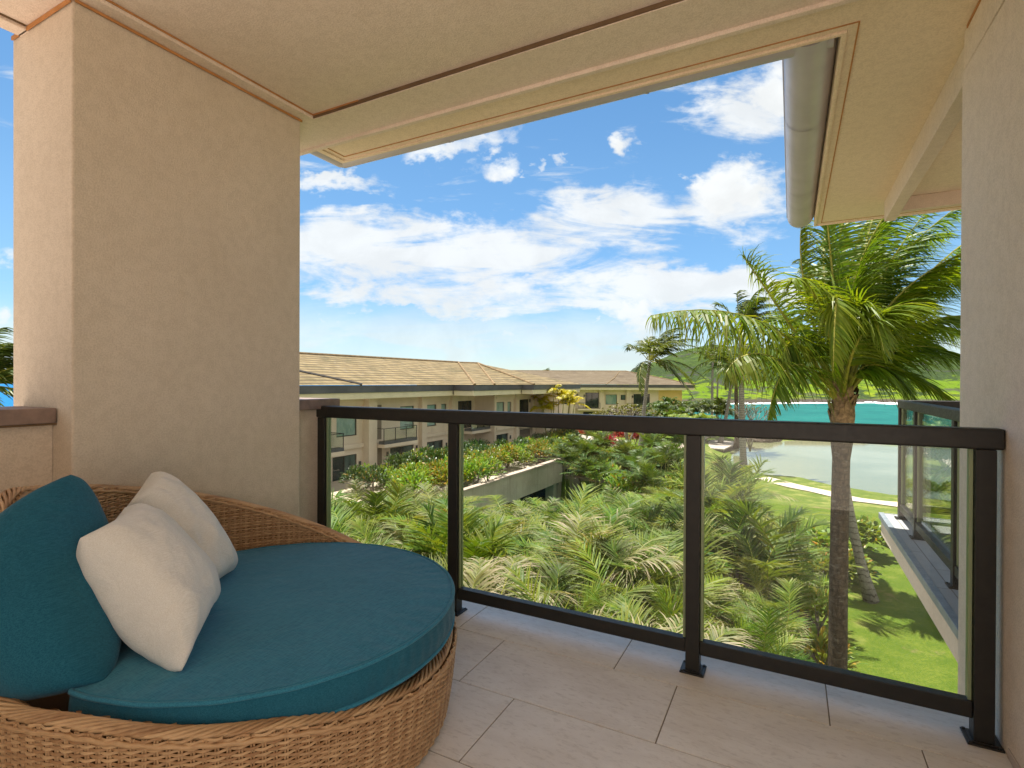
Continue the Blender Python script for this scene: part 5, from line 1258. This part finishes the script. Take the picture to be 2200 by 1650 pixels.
for xx in np.arange(-15.6, -8.6, 1.15):
    put('hedge_shrub', 'dark hedge shrub above the end of the sunken lane', 'hedge', pr2.choice(drk), xx, 42.0 + pr2.uniform(-.2, .2), -6.5, 1.25, pr2.uniform(0, 6), 'dark hedge over the lane')
for u, d in ((1262, 41.8), (1300, 42.4), (1340, 42.0)):
    p = at(u, 1020, d=d); put('hedge_shrub', 'dark hedge shrub above the end of the sunken lane', 'hedge', pr2.choice(drk), p.x, p.y, -6.3, 1.0, pr2.uniform(0, 6), 'dark hedge over the lane')
# shrubs beside the near palm and along the lawn edge
big_leaf = [shrub_mesh(300 + i, 2.1, 1.5, 420, .38, .11, 'shrub_bright', up=.5, droop=.9) for i in range(2)]
cro = [shrub_mesh(310 + i, 1.3, 1.3, 260, .42, .05, 'orange_leaf', up=1.0, droop=.7) for i in range(2)]
for x, y, sc, lab in ((1.2, 25.0, 1.0, 'broad leaved green shrub on the lawn behind the leaning palm trunk'), (2.6, 27.2, 1.05, 'broad leaved green shrub furthest from the thicket at the lawn edge'), (1.9, 23.4, .8, 'small broad leaved shrub at the foot of the leaning trunk')):
    put('broadleaf_shrub', lab, 'shrub', big_leaf[0], x, y, None, sc, x * 3)
for x, y in ((.75, 18.6), (.7, 15.4), (.9, 22.8)):
    put('croton_shrub', 'orange and green croton along the mulch edge beside the near palm', 'shrub', pr2.choice(cro), x, y, None, 1.0, pr2.uniform(0, 6), 'crotons along the mulch edge')
# clipped hedges by the pond on the right
for i, (x, y) in enumerate(((7.6, 43.6), (9.4, 42.9), (11.2, 42.3), (13.0, 41.7), (14.8, 41.2), (16.6, 40.8))):
    put('hedge_shrub', 'clipped round hedge shrub on the pond bank beside the path', 'hedge', hed[i % 3], x, y, None, 1.15, i * 1.3, 'clipped hedge at the pond')
for i, (x, y) in enumerate(((10.5, 36.6), (12.2, 35.9), (13.9, 35.2), (15.6, 34.6))):
    put('hedge_shrub', 'clipped hedge shrub on the lawn side of the path', 'hedge', hed[(i + 1) % 3], x, y, None, 1.0, i * 1.7, 'clipped hedge along the lawn')

# ---------------------------------------------------------------- trees in the middle distance
def cane_tree(name, label, u, vb, d, zb, w, seed, m, nf=26, L=2.0, h=3.6, droop=.4):
    r = random.Random(seed); p = at(u, vb, d=d); t = thing(name, label, 'tree', (p.x, p.y, zb)); b = MB(); st = MB()
    for s in range(9):
        az = s * 2.4; o = Vector((math.cos(az), math.sin(az), 0)) * w * .5 * r.random() ** .5; tip = o * 1.5 + Vector((0, 0, h * r.uniform(.6, .95)))
        st.tube([o * .4, (o + tip) / 2, tip], [.06, .05, .035], 6)
        for i in range(max(2, nf // 9)):
            a2 = az + i * 2.1 + r.uniform(-.5, .5); el = rad(r.uniform(20, 80)); dd = Vector((math.cos(a2) * math.cos(el), math.sin(a2) * math.cos(el), math.sin(el))); ln = L * r.uniform(.8, 1.15)
            frond(b, tip, tip + dd * ln * .6, tip + dd * ln * .85 + Vector((dd.x, dd.y, 0)) * ln * .3 + Vector((0, 0, -droop * ln * r.uniform(.6, 1.6))), 22, .62 * L / 2, r, .12, .8, .06, .05, None, lift=.2, seg=2, rach=.03, vee=.4)
    b.xform(Matrix.Translation((p.x, p.y, zb))); st.xform(Matrix.Translation((p.x, p.y, zb)))
    b.build('crown', [M[m], M['petiole']], t); st.build('canes', M['cane'], t, smooth=True)
cane_tree('golden_cane_palm', 'bright yellow cane palm against the corner of the near hotel wing', 1196, 860, 56.5, -5.8, 2.6, 5, 'yellow_palm', 54, 2.0, 6.3)
cane_tree('areca_tree', 'dark green bushy palm tree at the right end of the distant hotel wing', 1450, 880, 76, -6.3, 5.0, 6, 'coco_far', 126, 2.5, 4.6)
cane_tree('areca_tree', 'rounded green palm tree nearest the bay, right of the far wing', 1514, 870, 72, -6.3, 4.2, 7, 'coco_far', 126, 2.5, 4.9)
cane_tree('areca_tree', 'lower bushy palm tree before the right end of the far wing', 1412, 890, 70, -6.3, 3.6, 8, 'coco_far', 90, 2.1, 3.2)
cane_tree('areca_tree', 'bright green palm clump between the two bushy palm trees', 1482, 890, 68, -6.3, 4.0, 12, 'shrub_bright', 99, 2.1, 3.4)
def plumeria(label, u, d, vtop, w, seed, m, n, petals=0, name='plumeria_tree', leafl=.3, zb=-6.25):
    r = random.Random(seed); p = at(u, vtop, d=d); h = p.z - zb; t = thing(name, label, 'tree', (p.x, p.y, zb)); b = MB(); lf = MB(); pt = MB(); o0 = Vector((p.x, p.y, zb)); tips = []
    def grow(q, d_, ln, rad_, lev):
        e = q + d_ * ln; b.tube([q, (q + e) / 2 + Vector((r.uniform(-.06, .06), r.uniform(-.06, .06), 0)), e], [rad_, rad_ * .85, rad_ * .7], 6)
        if lev == 0: tips.append((e, d_)); return
        for k in range(3):
            a = k * 2.09 + r.uniform(-.5, .5); s = Vector((math.cos(a), math.sin(a), 0)); grow(e, (d_ * .75 + s * .62 + Vector((0, 0, .12))).normalized(), ln * r.uniform(.68, .85), rad_ * .66, lev - 1)
    for k in range(3):
        a = k * 2.1 + .5; grow(o0, Vector((math.cos(a) * .35, math.sin(a) * .35, 1)).normalized(), h * .33, .10, 3)
    sx = w / max(.1, max(abs(e.x - o0.x) for e, _ in tips) * 2)
    for e, d_ in tips:
        for k in range(n):
            o = (d_ + Vector((r.uniform(-1, 1), r.uniform(-1, 1), r.uniform(-.3, .9)))).normalized(); s = o.cross(Vector((0, 0, 1))); s = s.normalized() if s.length > .1 else Vector((1, 0, 0)); l = leafl * r.uniform(.7, 1.2); tn = r.random()
            lf.add([e, e + o * l * .5 - s * l * .15, e + o * l * .5 + s * l * .15, e + o * l + Vector((0, 0, -.05))], [(0, 1, 3, 2)], 0, [(tn, f, .5 if r.random() < .1 else 0, 1) for f in (0, .5, .5, 1)])
        for k in range(petals):
            if r.random() < .5: continue
            c = e + Vector((r.uniform(-.15, .15), r.uniform(-.15, .15), .12)); q = .10
            for j in range(5):
                a = j * 1.257; pt.add([c, c + Vector((math.cos(a - .4) * q, math.sin(a - .4) * q, .03)), c + Vector((math.cos(a) * q * 1.4, math.sin(a) * q * 1.4, .02)), c + Vector((math.cos(a + .4) * q, math.sin(a + .4) * q, .03))], [(0, 1, 2, 3)])
    S = Matrix.Translation(o0) @ Matrix.Diagonal((sx, sx, h / max(.1, max(e.z - o0.z for e, _ in tips)), 1)) @ Matrix.Translation(-o0)
    b.xform(S).build('trunk', M['branch'], t, smooth=True)
    if n: lf.xform(S).build('crown', M[m], t)
    if petals: pt.xform(S).build('blossom', M['petal'], t)
plumeria('sparse plumeria tree with white blossoms in front of the distant hotel wing', 1350, 62, 868, 7.0, 3, 'plumeria', 26, 2)
plumeria('low plumeria with thin yellowing leaves left of the slender palm', 1300, 66, 880, 5.0, 13, 'plumeria', 26, 1)
plumeria('thin leafed wiry tree standing before the bay beside the tall grey palm', 1612, 58, 862, 5.4, 4, 'plumeria', 7, 0, 'wiry_tree', .22)
put('bush', 'leafy green bush at the far left beyond the parapet', 'shrub', drk[0], *at(-4, 880, d=60).xy, -8.6, 1.9, 0, None, 1.2)

# fallen fronds and litter in the mulch
b = MB(); r2 = random.Random(8)
for k in range(14):
    x, y = r2.uniform(.2, 1.3), r2.uniform(9, 22); a = r2.uniform(0, 6.28); z = float(ground_z(x, y)) + .08; d_ = Vector((math.cos(a), math.sin(a), 0))
    frond(b, Vector((x, y, z)), Vector((x, y, z + .06)) + d_ * .4, Vector((x, y, z)) + d_ * .8, 10, .25, r2, 0, .3, .012, 1.0, .2, seg=2, rach=.01)
tag(b.build('dry_fronds', [M['areca'], M['petiole']]), 'brown fallen fronds littering the mulch edge by the lawn', 'leaf litter', kind='stuff')
